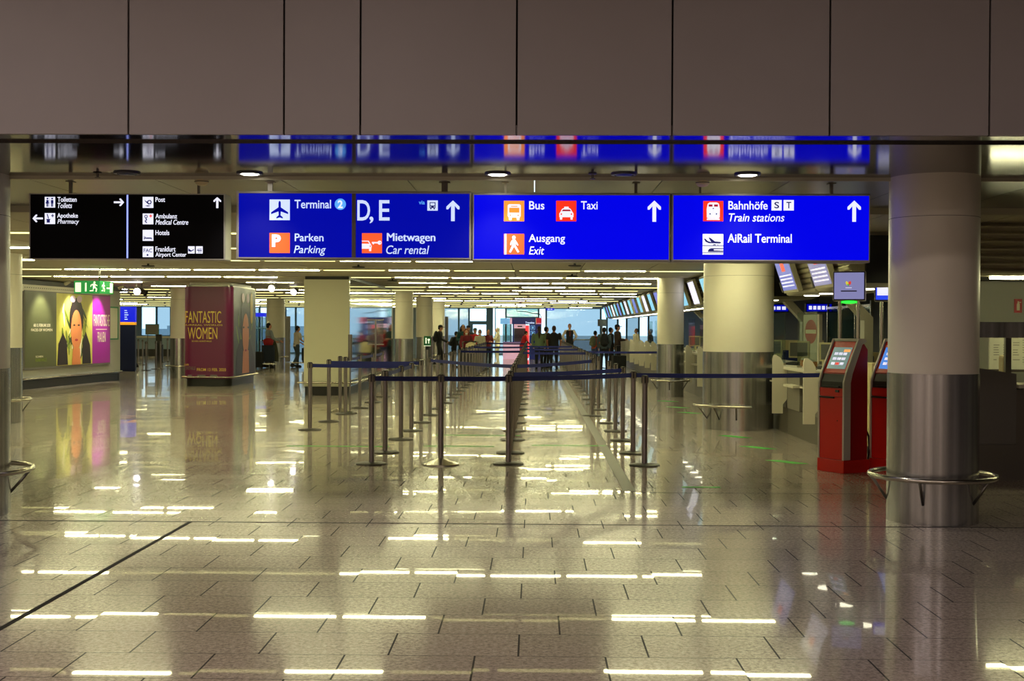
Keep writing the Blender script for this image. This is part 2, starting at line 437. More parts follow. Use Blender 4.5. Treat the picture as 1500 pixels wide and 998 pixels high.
struct(MB('front_wall_paint').box(-9.4, -9.2, -6.4, 12, 0, 4.6).box(XL-.2, -9.2, 11.9, 12, 0, 2.9).build('wall_left', base=False), 'side wall of the front hall at left', 'wall')
struct(MB('dark_wall').box(9.2, 9.4, -6.4, 12, 0, 4.6).box(9.2, XR+.2, 11.9, 12, 0, 2.9).build('wall_right', base=False), 'side wall of the front hall at right', 'wall')
# far facade at the end of the hall, bay by bay
def X70(p): return yp(p, 480, YE).x
bays = [(114, 199, 'pane_blue'), (199, 206, None), (206, 229, 'pane_clear'), (229, 250, 'pane_haze'), (250, 300, 'pane_haze'), (300, 380, 'pane_haze'), (380, 392, 'pane_clear'),
        (392, 418, 'pane_haze'), (418, 433, 'pane_haze'), (433, 449, 'pane_haze'), (449, 650, None), (650, 672, 'W'), (672, 687, 'W'), (687, 722, 'D'), (725, 741, 'pane_clear'),
        (741, 789, 'T'), (789, 800, 'pane_clear'), (800, 880, 'P'), (880, 889, 'pane_clear'), (889, 905, 'pane_haze'), (905, 918, 'pane_clear'), (918, 936, 'pane_blue'),
        (936, 950, 'pane_clear'), (950, 975, 'pane_haze'), (975, 1060, 'pane_blue'), (1060, 1142, None)]
wn_ = 0; dn_ = 0
for a, b, k in bays:
    x0, x1 = X70(a), X70(b); m = .05
    if k is None:
        struct(MB('facade_grey').box(x0, x1, YE, YE+.2, 0, 2.76).build('wall_far', base=False), 'grey wall section of the far glass front', 'wall'); continue
    if k == 'W':
        k = 'pane_blue'
    fr = MB('facade_frame').box(x0, x0+m, YE, YE+.12, 0, 2.76).box(x1-m, x1, YE, YE+.12, 0, 2.76).box(x0+m, x1-m, YE, YE+.12, 2.62, 2.76).box(x0+m, x1-m, YE, YE+.12, 0, .08)
    pn = MB('pane_clear')
    if k == 'D':
        dn_ += 1
        z1 = yp(700, 470.5, YE).z; z0 = yp(700, 475.5, YE).z
        fr.box(x0+m, x1-m, YE-.03, YE+.14, z0, z1).box(x1-.38, x1-.05, YE-.02, YE+.13, 0, 2.62).box(x0+m, x0+.22, YE-.02, YE+.13, 0, z0)
        pn.box(x0+m, x1-.4, YE+.05, YE+.06, .08, 2.62)
        f = struct(fr.build(f'door_{dn_}', base=False), 'bright glazed exit door with a transom at the end of the hall', 'door'); pn.build('pane', f)
        continue
    wn_ += 1
    if k == 'T':
        zt = yp(760, 465, YE).z
        fr.box(x0+m, x1-m, YE, YE+.12, zt-.03, zt+.03); pn.box(x0+m, x1-m, YE+.05, YE+.06, .08, zt-.03).m('pane_teal').box(x0+m, x1-m, YE+.05, YE+.06, zt+.03, 2.62)
    elif k == 'P':
        zt = yp(840, 497, YE).z
        pn.m('pane_haze').box(x0+m, x1-m, YE+.05, YE+.06, zt, 2.62); pn.m('pane_slate').box(x0+m, x1-m, YE+.05, YE+.06, .08, zt-.06); fr.m('trim_light').box(x0+m, x1-m, YE-.05, YE+.1, zt-.06, zt)
    else:
        pn.m(k).box(x0+m, x1-m, YE+.05, YE+.06, .08, 2.62)
        if a in (206, 229, 433): fr.box(x0+m, x1-m, YE, YE+.1, .95, 1.02)
    f = struct(fr.build(f'window_{wn_}', base=False), f'tall glazed bay {ORD[wn_]} from the left of the far glass front', 'window'); pn.build('pane', f)
struct(MB('apron').box(-120, 120, YE+.42, 260, -.14, -.02).build('ground', base=False), 'pale paving outside the far glass front', 'ground')
struct(MB('outside_wall').box(-30, -12, 100, 108, -.02, 1.6).box(-60, -34, 110, 118, -.02, 1.3).build('wall_outside', base=False), 'pale low building outside the far windows', 'wall')

# ================================================================== CEILING LIGHTS
def strip_mesh(m):
    t = thing('ceiling_light', 'x', 'ceiling light')
    MB('fixture_white').box(-.6, .6, -.06, .06, -.002, .06).build('housing', t)
    MB(m).box(-.59, .59, -.045, .045, -.015, 0, .004).build('diffuser', t)
    return t
proto = {k: strip_mesh(k) for k in ('strip_white', 'strip_dim')}
used = set()
rowname = {}
for ri, y in enumerate(ROWS):
    xmin = -14.0 if y < 30 else (-19.5 if y < 45 else -23)
    off = (.3, .0, .62, .15, .45, .75, .2, .55)[ri % 8]
    x = 3.0 - off*.9; n = 0
    lst = []
    while x > xmin:
        blocked = (-5.4 < x < -3.9 and 26.3 < y < 36) or (x < -11.0 and 28 < y < 36) or (-9.3 < x < -7.3 and 30 < y < 34.5)
        if not blocked: lst.append(x)
        x -= PW
    lst.reverse()
    for q, x in enumerate(lst):
        k = 'strip_dim' if random.random() < (.22 if y < 24 else (.45 if y < 42 else .72)) else 'strip_white'
        tone = 'bright white' if k == 'strip_white' else 'dim yellowish'
        lab = f'{tone} slim ceiling light, {ORD[q+1]} from the left in ceiling row {ORD[ri+1]} behind the signs'
        if k not in used:
            used.add(k); o = proto[k]; o.location = (x, y, ZC); o['label'] = lab
        else: o = dup(proto[k], (x, y, ZC), 0, lab)
        o['group'] = 'slim lights in the hall ceiling'
# downlights in the soffit
DL = [((366, 256.5), 'lit round downlight in the soffit above the Terminal sign', 1), ((729, 258), 'lit round downlight in the soffit above the Bus sign', 1), ((1095, 256.5), 'lit round downlight in the soffit above the train stations sign', 1),
      ((186, 256), 'unlit round downlight in the soffit above the black sign', 0), ((914, 257), 'unlit round downlight in the soffit right of the exit sign icons', 0)]
for (px, py), lab, on in DL:
    p = yp(px, py, 9.62)
    t = thing('downlight', lab, 'ceiling light', (p.x, 9.62, ZS), 0, 'round soffit downlights')
    MB('lamp_off').lathe([(.078, .02), (.078, -.012), (.1, -.012), (.105, .0), (.105, .02)], n=36).build('rim', t)
    MB('lamp_disc' if on else 'lamp_off').lathe([(.005, -.016), (.06, -.015), (.074, -.006), (.074, .01)], n=36).build('lens', t)
    if on:
        l = bpy.data.lights.new('downlight_beam', 'SPOT'); l.energy = 55; l.spot_size = 1.9; l.spot_blend = .8; l.color = (1, .93, .8); l.shadow_soft_size = .07
        o = bpy.data.objects.new('downlight_beam', l); C.objects.link(o); o.parent = t; o.location = (0, 0, -.03)
for (px, py), lab in (((143, 257), 'small sprinkler head in the soffit left of the unlit downlight'), ((868, 257), 'small sprinkler head in the soffit above the Taxi lettering')):
    p = yp(px, py, 9.6); t = thing('sprinkler_head', lab, 'sprinkler', (p.x, 9.6, ZS), 0, 'sprinkler heads in the soffit')
    MB('hanger_grey').lathe([(.03, 0), (.035, -.006), (.012, -.01), (.01, -.035), (.004, -.036)], n=16).build('body', t)
    MB('hanger_grey').lathe([(.001, -.040), (.022, -.040), (.022, -.044), (.001, -.044)], n=16).build('deflector', t)
for (px, py), lab in (((298, 259), 'cream smoke detector on the soffit above the black sign'), ((1028, 259), 'cream smoke detector on the soffit above the train stations sign')):
    p = yp(px, py, 9.92); t = thing('smoke_detector', lab, 'smoke detector', (p.x, 9.87, ZB), 0, 'smoke detectors on the soffit')
    MB('plastic_cream').lathe([(.055, 0), (.055, -.02), (.045, -.035), (.03, -.045), (.001, -.046)], n=24).build('housing', t)
    MB('dark_grey').lathe([(.056, -.012), (.058, -.014), (.056, -.018)], n=24).build('vent_ring', t)
for k, (px, py, lab) in enumerate(((525, 389.5, 'dark ceiling sensor left of the mirrored pillar top'), (575, 410, 'dark ceiling sensor over the mirrored pillar side'), (842, 387.5, 'dark ceiling sensor under the exit sign'),
                                   (838, 403, 'dark ceiling sensor over the middle queue lane'), (217, 388, 'small ceiling sensor under the black sign'))):
    z = ZC-.02; p = gp(px, py, z); t = thing('ceiling_sensor', lab, 'sensor', (p.x, p.y, ZC), 0, 'dark ceiling sensors')
    MB('black_plastic').lathe([(.02, 0), (.02, -.03), (.11, -.035), (.12, -.05), (.08, -.06), (.001, -.062)], n=20).build('housing', t)

# ================================================================== COLUMNS AND PILLARS
def column(label, x, y, r, top, steel=1.165, ring=None, a0=0, a1=2*PI, rr=.13, group=None):
    t = thing('round_column', label, 'column', (x, y, 0), 0, group)
    m = MB('column_white').lathe([(r, steel), (r, top)], n=48)
    m.m('joint_dark').lathe([(r+.0006, top-.33), (r+.0006, top-.327)], n=48)
    m.build('shaft', t)
    MB('steel').lathe([(r+.005, 0), (r+.005, steel+.005), (r-.01, steel+.006)], n=48).build('steel_cladding', t)
    if ring:
        n = 48; full = a1-a0 > 6.2
        P = [((r+rr)*math.cos(a0+(a1-a0)*k/n), (r+rr)*math.sin(a0+(a1-a0)*k/n), ring) for k in range(n if full else n+1)]
        b = MB('rail_steel').tube(P, .02, 10, full).build('bumper_rail', t)
        st = MB('steel_dark')
        for k in range(5 if full else 3):
            a = a0+(a1-a0)*(k+.35)/(5 if full else 3)
            st.tube([((r)*math.cos(a), r*math.sin(a), ring-.2), ((r+rr)*math.cos(a), (r+rr)*math.sin(a), ring)], .012, 8)
        st.build('strut', b)
    return t
p = gp(1366, 772); column('big round column at right front, white above brushed steel with a bumper ring', yp(1367, 500, p.y+.345).x, p.y+.345, .345, ZS, ring=.36, rr=.135)
p = gp(1081, 631.5); column('thick round column under the right end of the train stations sign', yp(1081.5, 500, p.y+.53).x, p.y+.53, .53, ZC, ring=.36, a0=-2.95, a1=-1.45, rr=.17)
p = gp(982, 582); column('slim round column behind the thick one, beside the check-in desks', yp(982, 500, p.y+.3).x, p.y+.3, .295, ZC, ring=.36, rr=.13, a0=-3.4, a1=.3)
column('round column cut by the left edge of the picture, nearest the viewer', -4.56, 9.75, .345, ZS, ring=.36, rr=.175)
p = gp(10, 622); column('pale round column at the left edge beside the big poster', yp(30, 500, p.y+.4).x-.405, p.y+.4, .40, ZC, ring=.36, rr=.14)
column('pale column just past the mirrored pillar, nearest of three', -4.02, 38.0, .28, ZC, ring=.36, group='pale columns behind the mirrored pillar')
column('pale column past the mirrored pillar, middle of three', -4.02, 45.0, .30, ZC, ring=.36, group='pale columns behind the mirrored pillar')
column('pale column past the mirrored pillar, farthest of three by the grey door', -4.1, 52.0, .32, ZC, ring=.36, group='pale columns behind the mirrored pillar')
column('pale column left of the maroon advertising pillar', (262-782)*36/1800, 36.0, .29, ZC, ring=.36)
column('pale column between the two people with luggage at left', (402.5-782)*49/1800, 49.0, .365, ZC, steel=1.09, ring=.33)
# mirrored pillar
p0 = gp(445, 579.5); p1 = gp(513, 579.5); yb = 35.4
t = thing('rectangular_pillar', 'square olive pillar with a mirrored steel side beside the queue', 'pillar', ((p0.x+p1.x)/2, (p0.y+yb)/2, 0))
W = (p1.x-p0.x)/2; D_ = (yb-p0.y)/2
MB('pillar_olive').box(-W, W-.01, -D_, D_, .2, 2.57).build('shaft', t)
MB('mirror_steel').box(W-.009, W, -D_+.01, D_, .2, 2.57).build('mirror_panel', t)
MB('plinth_black').box(-W+.02, W-.02, -D_+.02, D_-.02, 0, .2).build('plinth', t)
MB('black_plastic').box(-W+.02, W-.02, -D_+.02, D_-.02, 2.57, ZC).build('shadow_gap', t)
r_ = MB('rail_steel').tube([(-W-.12, -D_-.1, .29), (W-.1, -D_-.12, .29), (W+.05, -D_-.08, .29), (W+.12, -D_+.1, .29), (W+.12, D_, .29)], .022, 10)
rl = r_.build('bumper_rail', t)
st = MB('steel_dark')
for q in range(5): st.tube([(W-.02, -D_+.5+q*1.8, .2), (W+.12, -D_+.5+q*1.8, .29)], .012, 8)
st.tube([(-W-.1, -D_-.1, .29), (-W-.08, -D_-.02, .08)], .012, 8).build('strut', rl)
# grey door far behind the columns
dd = MB('mid_grey').box(-5.0, -4.72, 52.8, 52.9, 0, 2.1, .01).m('steel_dark').box(-4.78, -4.75, 52.76, 52.8, .95, 1.15)
# ================================================================== LEFT: POSTER WALL
A = gp(31, 571.5); B = gp(179, 556.5)
t = thing('advertising_partition', 'grey free-standing wall with a black base carrying a huge exhibition poster', 'wall panel', ((A.x+B.x)/2, (A.y+B.y)/2, 0), math.atan2(B.y-A.y, B.x-A.x))
WL = (B-A).length/2
# local frame: +x along the wall away from the viewer, -y faces the hall
MB('wall_paint').box(-WL, WL-.18, 0, .36, .22, 2.5).lathe([(.18, .22), (.18, 2.5)], WL-.18, .18, 32).build('panel', t)
MB('plinth_black').box(-WL, WL-.18, .03, .33, 0, .2).lathe([(.16, 0), (.16, .2)], WL-.18, .18, 32).build('plinth', t)
MB('rail_steel').tube([(-WL, -.05, .25), (WL-.18, -.05, .25), (WL-.02, .0, .25), (WL+.05, .18, .25)], .022, 10).build('bumper_rail', t)
MB('black_plastic').box(-WL, WL-.1, -.04, .3, 2.5, ZC-.03).build('top_band', t)
tr = MB('column_white').box(-WL+.02, WL-1.0, -.03, 0, 2.34, 2.5)
tr.m('dark_grey')
for k in range(40): tr.box(-WL+.1+k*.11, -WL+.14+k*.11, -.034, -.029, 2.42, 2.44)
tr.build('light_track', t)
# the poster itself
po = thing('poster', 'huge olive, portrait and purple poster reading FANTASTISCHE FRAUEN', 'poster', t.location, t.rotation_euler.z)
PWd = 4.62*(WL*2)/5.6; u0 = -WL+.08; u1 = u0+PWd
fc = Face((u0, -.05, .52), (1, 0, 0), (0, 0, 1), (0, -1, 0)); PH = 1.82
MB('mid_grey').box(u0-.02, u1+.02, -.046, -.001, .47, .52+PH+.02).build('backing', po)
a1, a2 = PWd*.335, PWd*.765
rect(MB('ad_olive'), fc, 0, 0, a1, PH, -.003, .004).build('olive_field', po)
rect(MB('ad_purple'), fc, a2, 0, PWd, PH, -.003, .004).build('purple_field', po)
art = MB('ad_leaf_light'); rect(art, fc, a1, 0, a2, PH, -.003, .004)
rng = random.Random(3)
for k in range(46):
    art.m(rng.choice(['ad_leaf_mid', 'ad_leaf_mid', 'ad_leaf_dark', 'ad_cream']))
    lu, lv = rng.uniform(.08, .30), rng.uniform(.02, .05)
    cu = rng.uniform(a1+.32, a2-.32); cv = rng.uniform(.32, PH-.32)
    oval(art, fc, cu, cv, lu, lv, .002+k*.00012, .0008, 14, rng.uniform(.7, 2.4))
cu = (a1+a2)/2+.06
art.m('ad_hair'); oval(art, fc, cu+.02, PH*.66, .40, .52, .009)
poly(art, fc, [(a1+.03, .01), (a1+.1, .55), (a1+.34, .82), (a1+.55, .6), (a1+.62, .01)], .0095, .001); poly(art, fc, [(a2-.62, .01), (a2-.6, .6), (a2-.42, .85), (a2-.16, .5), (a2-.1, .01)], .0095, .001)
art.m('ad_flower'); oval(art, fc, cu-.2, PH*.93, .15, .09, .011); oval(art, fc, cu+.18, PH*.93, .15, .09, .011)
art.m('ad_skin'); poly(art, fc, [(cu-.25, .0), (cu-.2, .42), (cu+.2, .42), (cu+.26, .0)], .012, .001); oval(art, fc, cu, PH*.49, .31, .52, .0125)
art.m('ad_lip'); oval(art, fc, cu, PH*.35, .09, .03, .015); art.m('ad_hair'); oval(art, fc, cu-.13, PH*.56, .06, .022, .015); oval(art, fc, cu+.13, PH*.56, .06, .022, .015)
art.build('portrait_artwork', po)
def px_u(px): return (px-33.0)/(159.0-33.0)
tx = MB('ad_cream')
text(tx, fc, 'FANTASTISCHE', a2+.08, PH*.545, PWd-.05, PH*.72, 0); rect(tx, fc, a2+.22, PH*.495, PWd-.22, PH*.505, .003); text(tx, fc, 'FRAUEN', a2+.32, PH*.31, PWd-.3, PH*.46, 0)
tx.build('lettering', po)
tx = MB('ad_cream'); text(tx, fc, 'AB 13. FEBRUAR 2020', a1*.26, PH*.535, a1*.79, PH*.575, 0); text(tx, fc, 'FACES OF WOMEN', a1*.19, PH*.475, a1*.86, PH*.51, 0); text(tx, fc, 'SCHIRN', a1*.33, PH*.125, a1*.56, PH*.15, 0)
tx.m('ad_leaf_mid'); text(tx, fc, 'KUNSTHALLE', a1*.33, PH*.07, a1*.68, PH*.115, .0)
tx.build('lettering', po)
# spots over the poster
for k in range(3):
    s_ = (u0+PWd*(.16+.33*k)); c, s2 = math.cos(t.rotation_euler.z), math.sin(t.rotation_euler.z)
    lx, ly = t.location.x+c*s_+s2*.75, t.location.y+s2*s_-c*.75
    sp = thing('spot_lamp', f'{("nearest","middle","farthest")[k]} small ceiling spot lighting the big poster', 'spot lamp', (lx, ly, ZC), t.rotation_euler.z, 'spots over the big poster')
    MB('fixture_white').lathe([(.05, 0), (.05, -.015), (.012, -.02), (.012, -.06)], n=20).build('mount', sp)
    MB('fixture_white').cap((0, -.03, -.06), (0, .06, -.10), .04, .045, 16).build('housing', sp)
    l = bpy.data.lights.new('spot_beam', 'SPOT'); l.energy = 140; l.spot_size = 1.35; l.spot_blend = .7; l.color = (1, .95, .78); l.shadow_soft_size = .05
    o = bpy.data.objects.new('spot_beam', l); C.objects.link(o); o.parent = sp; o.location = (0, .13, -.13)
    o.rotation_euler = Vector((0, .62, -1.0)).to_track_quat('-Z', 'Y').to_euler()
# framed notice on the wall end
no = thing('notice_board', 'small green-framed notice on the end of the poster wall', 'notice', t.location, t.rotation_euler.z)
nu = WL-.62
f1 = MB('notice_green').box(nu-.3, nu+.3, -.03, -.001, 1.14, 1.18).box(nu-.3, nu+.3, -.03, -.001, 2.02, 2.06).box(nu-.3, nu-.26, -.03, -.001, 1.18, 2.02).box(nu+.26, nu+.3, -.03, -.001, 1.18, 2.02)
f1.build('frame', no); MB('paper').box(nu-.26, nu+.26, -.015, -.001, 1.18, 2.02).build('sheet', no)

# ================================================================== ADVERTISING PILLAR
p0 = gp(267.5, 566); p1 = gp(341, 566); y1 = 33.9
cx, cy = (p0.x+p1.x)/2, (p0.y+y1)/2; hw, hd = (p1.x-p0.x)/2, (y1-p0.y)/2
t = thing('advertising_pillar', 'maroon advertising pillar reading FANTASTIC WOMEN with a portrait on its side', 'advertising pillar', (cx, cy, 0))
def rrect(hw, hd, r, n=8):
    P = []
    for sx, sy, a in ((1, 1, 0), (-1, 1, PI/2), (-1, -1, PI), (1, -1, 1.5*PI)):
        for k in range(n+1):
            q = a+PI/2*k/n; P.append((sx*(hw-r)+r*math.cos(q), sy*(hd-r)+r*math.sin(q)))
    return P
R_ = .22
MB('ad_maroon').slab(rrect(hw, hd, R_), .19, 2.53, True).build('body', t)
MB('plinth_black').slab(rrect(hw-.04, hd-.04, R_), 0, .19, True).build('plinth', t)
MB('steel_dark').slab(rrect(hw-.02, hd-.02, R_), 2.53, 2.57, True).m('column_white').slab(rrect(hw-.1, hd-.1, R_), 2.57, ZC, True).build('cap', t)
MB('rail_steel').tube([(x, y, .235) for x, y in rrect(hw+.05, hd+.05, R_)], .022, 8, True).build('bumper_rail', t)
fc = Face((0, -hd, 0), (1, 0, 0), (0, 0, 1), (0, -1, 0))
def ap(px, py):
    q = yp(px, py, cy-hd); return q.x-cx, q.z
def apt(mb, s, x0, y0, x1, y1, bold=.0):
    a, b = ap(x0, y1), ap(x1, y0); return text(mb, fc, s, a[0], a[1], b[0], b[1], bold, d=.001)
tx = MB('ad_gold'); apt(tx, 'FANTASTIC', 271.5, 456, 324, 473.2); apt(tx, 'WOMEN', 275, 479.8, 318.3, 496.8)
apt(tx, 'SURREAL WORLDS', 270, 475.3, 326, 477.3, .0); apt(tx, 'SCHIRN KUNSTHALLE', 281, 499, 310, 501, .0)
apt(tx, 'FROM 13 FEB. 2020', 288.5, 539.7, 331, 543.8, .006)
tx.build('lettering', t)
tx = MB('ad_gold'); apt(tx, 'SCHIRN', 270, 533, 276.5, 535.8, .0); tx.m('mid_grey'); apt(tx, 'KUNSTHALLE', 270, 537, 286.5, 542, .0)
for a, b in ((275, 281), (289, 301), (308, 318)):
    q0, q1 = ap(a, 551.5), ap(b, 549.3); rect(tx, fc, q0[0], q0[1], q1[0], q1[1], .001)
tx.build('lettering', t)
fs = Face((hw, -hd+R_, .19), (0, 1, 0), (0, 0, 1), (1, 0, 0)); LW = 2*hd-2*R_; LH = 2.34
sd = MB('ad_grey'); rect(sd, fs, .0, 0, LW, LH, -.004, .006)
sd.m('ad_leaf_mid'); rng = random.Random(5)
for k in range(26):
    sd.m(rng.choice(['ad_leaf_dark', 'ad_grey', 'ad_leaf_mid'])); oval(sd, fs, rng.uniform(.35, LW-.35), rng.uniform(.35, LH-.35), rng.uniform(.1, .3), rng.uniform(.03, .06), .003+.0001*k, .0006, 12, rng.uniform(.8, 2.3))
sd.m('ad_gold'); oval(sd, fs, LW*.80, LH*.78, .16, .42, .007)
sd.m('ad_hair'); oval(sd, fs, LW*.5, LH*.63, .48, .66, .008); poly(sd, fs, [(.2, .02), (.3, .7), (.7, 1.0), (LW-.7, 1.0), (LW-.2, .5), (LW-.1, .02)], .0075, .001)
sd.m('ad_flower'); oval(sd, fs, LW*.40, LH*.89, .17, .13, .010); oval(sd, fs, LW*.62, LH*.89, .17, .13, .010)
sd.m('ad_skin'); oval(sd, fs, LW*.52, LH*.48, .36, .56, .0115); poly(sd, fs, [(LW*.36, .1), (LW*.40, .7), (LW*.66, .7), (LW*.68, .1)], .011, .001)
sd.m('ad_lip'); oval(sd, fs, LW*.52, LH*.30, .1, .03, .0135)
sd.m('ad_hair'); oval(sd, fs, LW*.42, LH*.56, .08, .025, .0135); oval(sd, fs, LW*.63, LH*.56, .08, .025, .0135)
sd.build('portrait_artwork', t)
# ceiling spots near the pillar
def spot(px, py, Y, lab, on, aim):
    q = yp(px, py, Y); sp = thing('spot_lamp', lab, 'spot lamp', (q.x, Y, ZC), 0, 'ceiling spots around the advertising pillar')
    dz = q.z-ZC; a = Vector(aim).normalized()
    MB('dark_grey').tube([(0, 0, 0), (0, 0, dz)], .012, 8).build('stem', sp)
    MB('dark_grey').cap(Vector((0, 0, dz))-a*.08, Vector((0, 0, dz))+a*.04, .06, .075, 16).build('housing', sp)
    b = a.orthogonal().normalized(); c = a.cross(b)
    rr = [[Vector((0, 0, dz))+a*(.115)+ (b*math.cos(2*PI*k/20)+c*math.sin(2*PI*k/20))*r for k in range(20)] for r in (.085, .084)]
    rr[1] = [v+a*.012 for v in rr[1]]
    MB('lamp_cool' if on else 'lamp_off').rings(rr).build('lens', sp)
spot(200, 426, 31, 'ceiling spot turned towards the viewer, left of the maroon pillar', True, (.45, -1, -.25))
spot(208, 427, 31.6, 'ceiling spot turned away, just right of its lit twin', False, (.6, .8, -.4))
spot(401, 421.5, 31, 'bright ceiling spot right of the maroon pillar, nearer of two', True, (-.3, -1, -.25))
spot(433, 427, 34, 'bright ceiling spot right of the maroon pillar, farther of two', True, (-.3, -1, -.25))
# ================================================================== GREEN EXIT SIGN
Y = 24.0; q0 = yp(108.5, 430, Y); q1 = yp(146, 411.5, Y); q2 = yp(166, 420, 24.55)
zt, zb = q1.z, q0.z
t = thing('exit_sign', 'green emergency exit sign with running figures hanging left of the maroon pillar', 'exit sign', (q1.x, Y, zb))
h = zt-zb; wl = q1.x-q0.x; wr = Vector((q2.x-q1.x, .55, 0))
MB('exit_green').slab([(-wl, 0), (0, 0), (wr.x, wr.y), (wr.x-.08, wr.y+.05), (-.02, .1), (-wl, .1)], 0, h).build('housing', t)
f1 = Face((-wl, 0, 0), (1, 0, 0), (0, 0, 1), (0, -1, 0)); f2 = Face((0, 0, 0), wr, (0, 0, 1), Vector((wr.y, -wr.x, 0))); wr_ = wr.length
def runner(mb, fc, cu, cv, k, s=1):
    P = lambda *a: [(cu+s*x*k, cv+y*k) for x, y in a]
    oval(mb, fc, cu+s*.06*k, cv+.40*k, .085*k, .085*k)
    for quad in (P((-.10, .28), (.10, .32), (.14, .02), (-.06, -.02)), P((.08, .30), (.32, .16), (.29, .09), (.08, .20)), P((-.08, .28), (-.26, .20), (-.30, .02), (-.23, .02), (-.2, .14), (-.06, .18)),
                 P((-.06, .02), (.14, .02), (.30, -.14), (.24, -.40), (.15, -.38), (.19, -.16)), P((-.06, .02), (.06, -.02), (-.06, -.24), (-.34, -.28), (-.34, -.36), (-.02, -.34))):
        poly(mb, fc, quad)
m = MB('exit_cream'); rect(m, f1, wl*.05, h*.12, wl*.27, h*.86); rect(m, f1, wl*.43, h*.16, wl*.49, h*.84); runner(m, f1, wl*.77, h*.5, h*.92); m.build('pictogram', t)
m = MB('exit_cream'); rect(m, f2, wr_*.74, h*.1, wr_*.94, h*.88); rect(m, f2, wr_*.5, h*.40, wr_*.74, h*.50); runner(m, f2, wr_*.26, h*.5, h*.85); m.build('pictogram', t)
MB('hanger_grey').tube([(-.02, .05, h), (-.02, .05, ZC-zb)], .016, 8).build('hanger', t)
# ================================================================== HANGING SIGNS
YS = 9.9
class Sign:
    def __init__(s, name, label, x0, y0, x1, y1, hangers, depth=.2):
        a, b = yp(x0, y1, YS), yp(x1, y0, YS)
        s.o = Vector(((a.x+b.x)/2, YS, a.z)); s.t = thing(name, label, 'hanging sign', s.o, 0, 'hanging direction signs')
        s.z0, s.z1, s.x0, s.x1 = 0, b.z-a.z, a.x-s.o.x, b.x-s.o.x
        MB('sign_housing').box(s.x0, s.x1, .006, depth, 0, s.z1, .006).build('housing', s.t)
        s.fc = Face((0, 0, 0), (1, 0, 0), (0, 0, 1), (0, -1, 0))
        for hx, wd, m in hangers:
            c = yp(hx, 280, YS).x-s.o.x; r = wd/2/1800*YS
            MB(m).box(c-r, c+r, .09, .12, s.z1-.01, ZB-s.o.z).box(c-r-.02, c+r+.02, .07, .14, ZB-s.o.z-.006, ZB-s.o.z).build('hanger', s.t)
    def q(s, px, py):
        p = yp(px, py, YS); return p.x-s.o.x, p.z-s.o.z
    def panel(s, m, x0, y0, x1, y1):
        a, b = s.q(x0, y1), s.q(x1, y0)
        MB(m).box(a[0], b[0], -.001, .008, a[1], b[1]).build('light_panel', s.t)
    def frame(s, x0, y0, x1, y1):
        a, b = s.q(x0, y1), s.q(x1, y0); k = .008
        MB('sign_housing').box(a[0]-k, a[0], -.006, .008, a[1]-k, b[1]+k).box(b[0], b[0]+k, -.006, .008, a[1]-k, b[1]+k).box(a[0], b[0], -.006, .008, a[1]-k, a[1]).box(a[0], b[0], -.006, .008, b[1], b[1]+k).build('frame', s.t)
    def text(s, tx, x0, y0, x1, y1, it=False, m='letter_white', bold=.011, name='lettering', d=.003):
        if 'M' in tx: bold = 0.0
        a, b = s.q(x0, y1), s.q(x1, y0)
        mb = MB(m)
        if 'M' in tx:
            k = (b[1]-a[1])*(.05 if not it else .03); text(mb, s.fc, tx, a[0]+k, a[1], b[0], b[1], 0, it, d=d+.0004); b = (b[0]-k, b[1])
        return text(mb, s.fc, tx, a[0], a[1], b[0], b[1], 0.004 if it and bold == .011 else bold, it, d=d).build(name, s.t)
    def icon(s, m, x0, y0, x1, y1):
        a, b = s.q(x0, y1), s.q(x1, y0); s.ia = a; s.iw = b[0]-a[0]; s.ih = b[1]-a[1]
        s.ic = MB(m); rect(s.ic, s.fc, a[0], a[1], b[0], b[1]); s.lv = .004; return s
    def P(s, *pts, m=None, up=True):
        if m: s.ic.m(m)
        s.lv += .0004
        poly(s.ic, s.fc, [(s.ia[0]+u*s.iw, s.ia[1]+v*s.ih) for u, v in pts], s.lv, .0012); return s
    def R(s, u0, v0, u1, v1, m=None): return s.P((u0, v0), (u1, v0), (u1, v1), (u0, v1), m=m)
    def O(s, u, v, r, m=None, r2=None):
        n = 20; return s.P(*[(u+r*math.cos(2*PI*k/n), v+(r2 or r)*math.sin(2*PI*k/n)) for k in range(n)], m=m)
    def itext(s, tx, u0, v0, u1, v1, m, bold=.02):
        s.ic.m(m); text(s.ic, s.fc, tx, s.ia[0]+u0*s.iw, s.ia[1]+v0*s.ih, s.ia[0]+u1*s.iw, s.ia[1]+v1*s.ih, bold, d=s.lv+.001); return s
    def done(s): s.ic.build('pictogram', s.t)
    def arrow(s, x0, y0, x1, y1, way='up', m='letter_white'):
        a, b = s.q(x0, y1), s.q(x1, y0); w, h = b[0]-a[0], b[1]-a[1]
        if way == 'up': P = [(.36, 0), (.64, 0), (.64, .74), (.86, .57), (1, .57), (1, .70), (.5, 1), (0, .70), (0, .57), (.14, .57), (.36, .74)]
        elif way == 'right': P = [(1-v, u) for u, v in [(.36, 1), (.64, 1)]]
        if way in ('right', 'left'):
            up = [(.38, 0), (.62, 0), (.62, .72), (.85, .55), (1, .55), (1, .68), (.5, 1), (0, .68), (0, .55), (.15, .55), (.38, .72)]
            P = [(v, 1-u) for u, v in up] if way == 'right' else [(1-v, u) for u, v in up]
        mb = MB(m); poly(mb, s.fc, [(a[0]+u*w, a[1]+v*h) for u, v in P], .003); mb.build('arrow', s.t)

HG = 'hanger_grey'
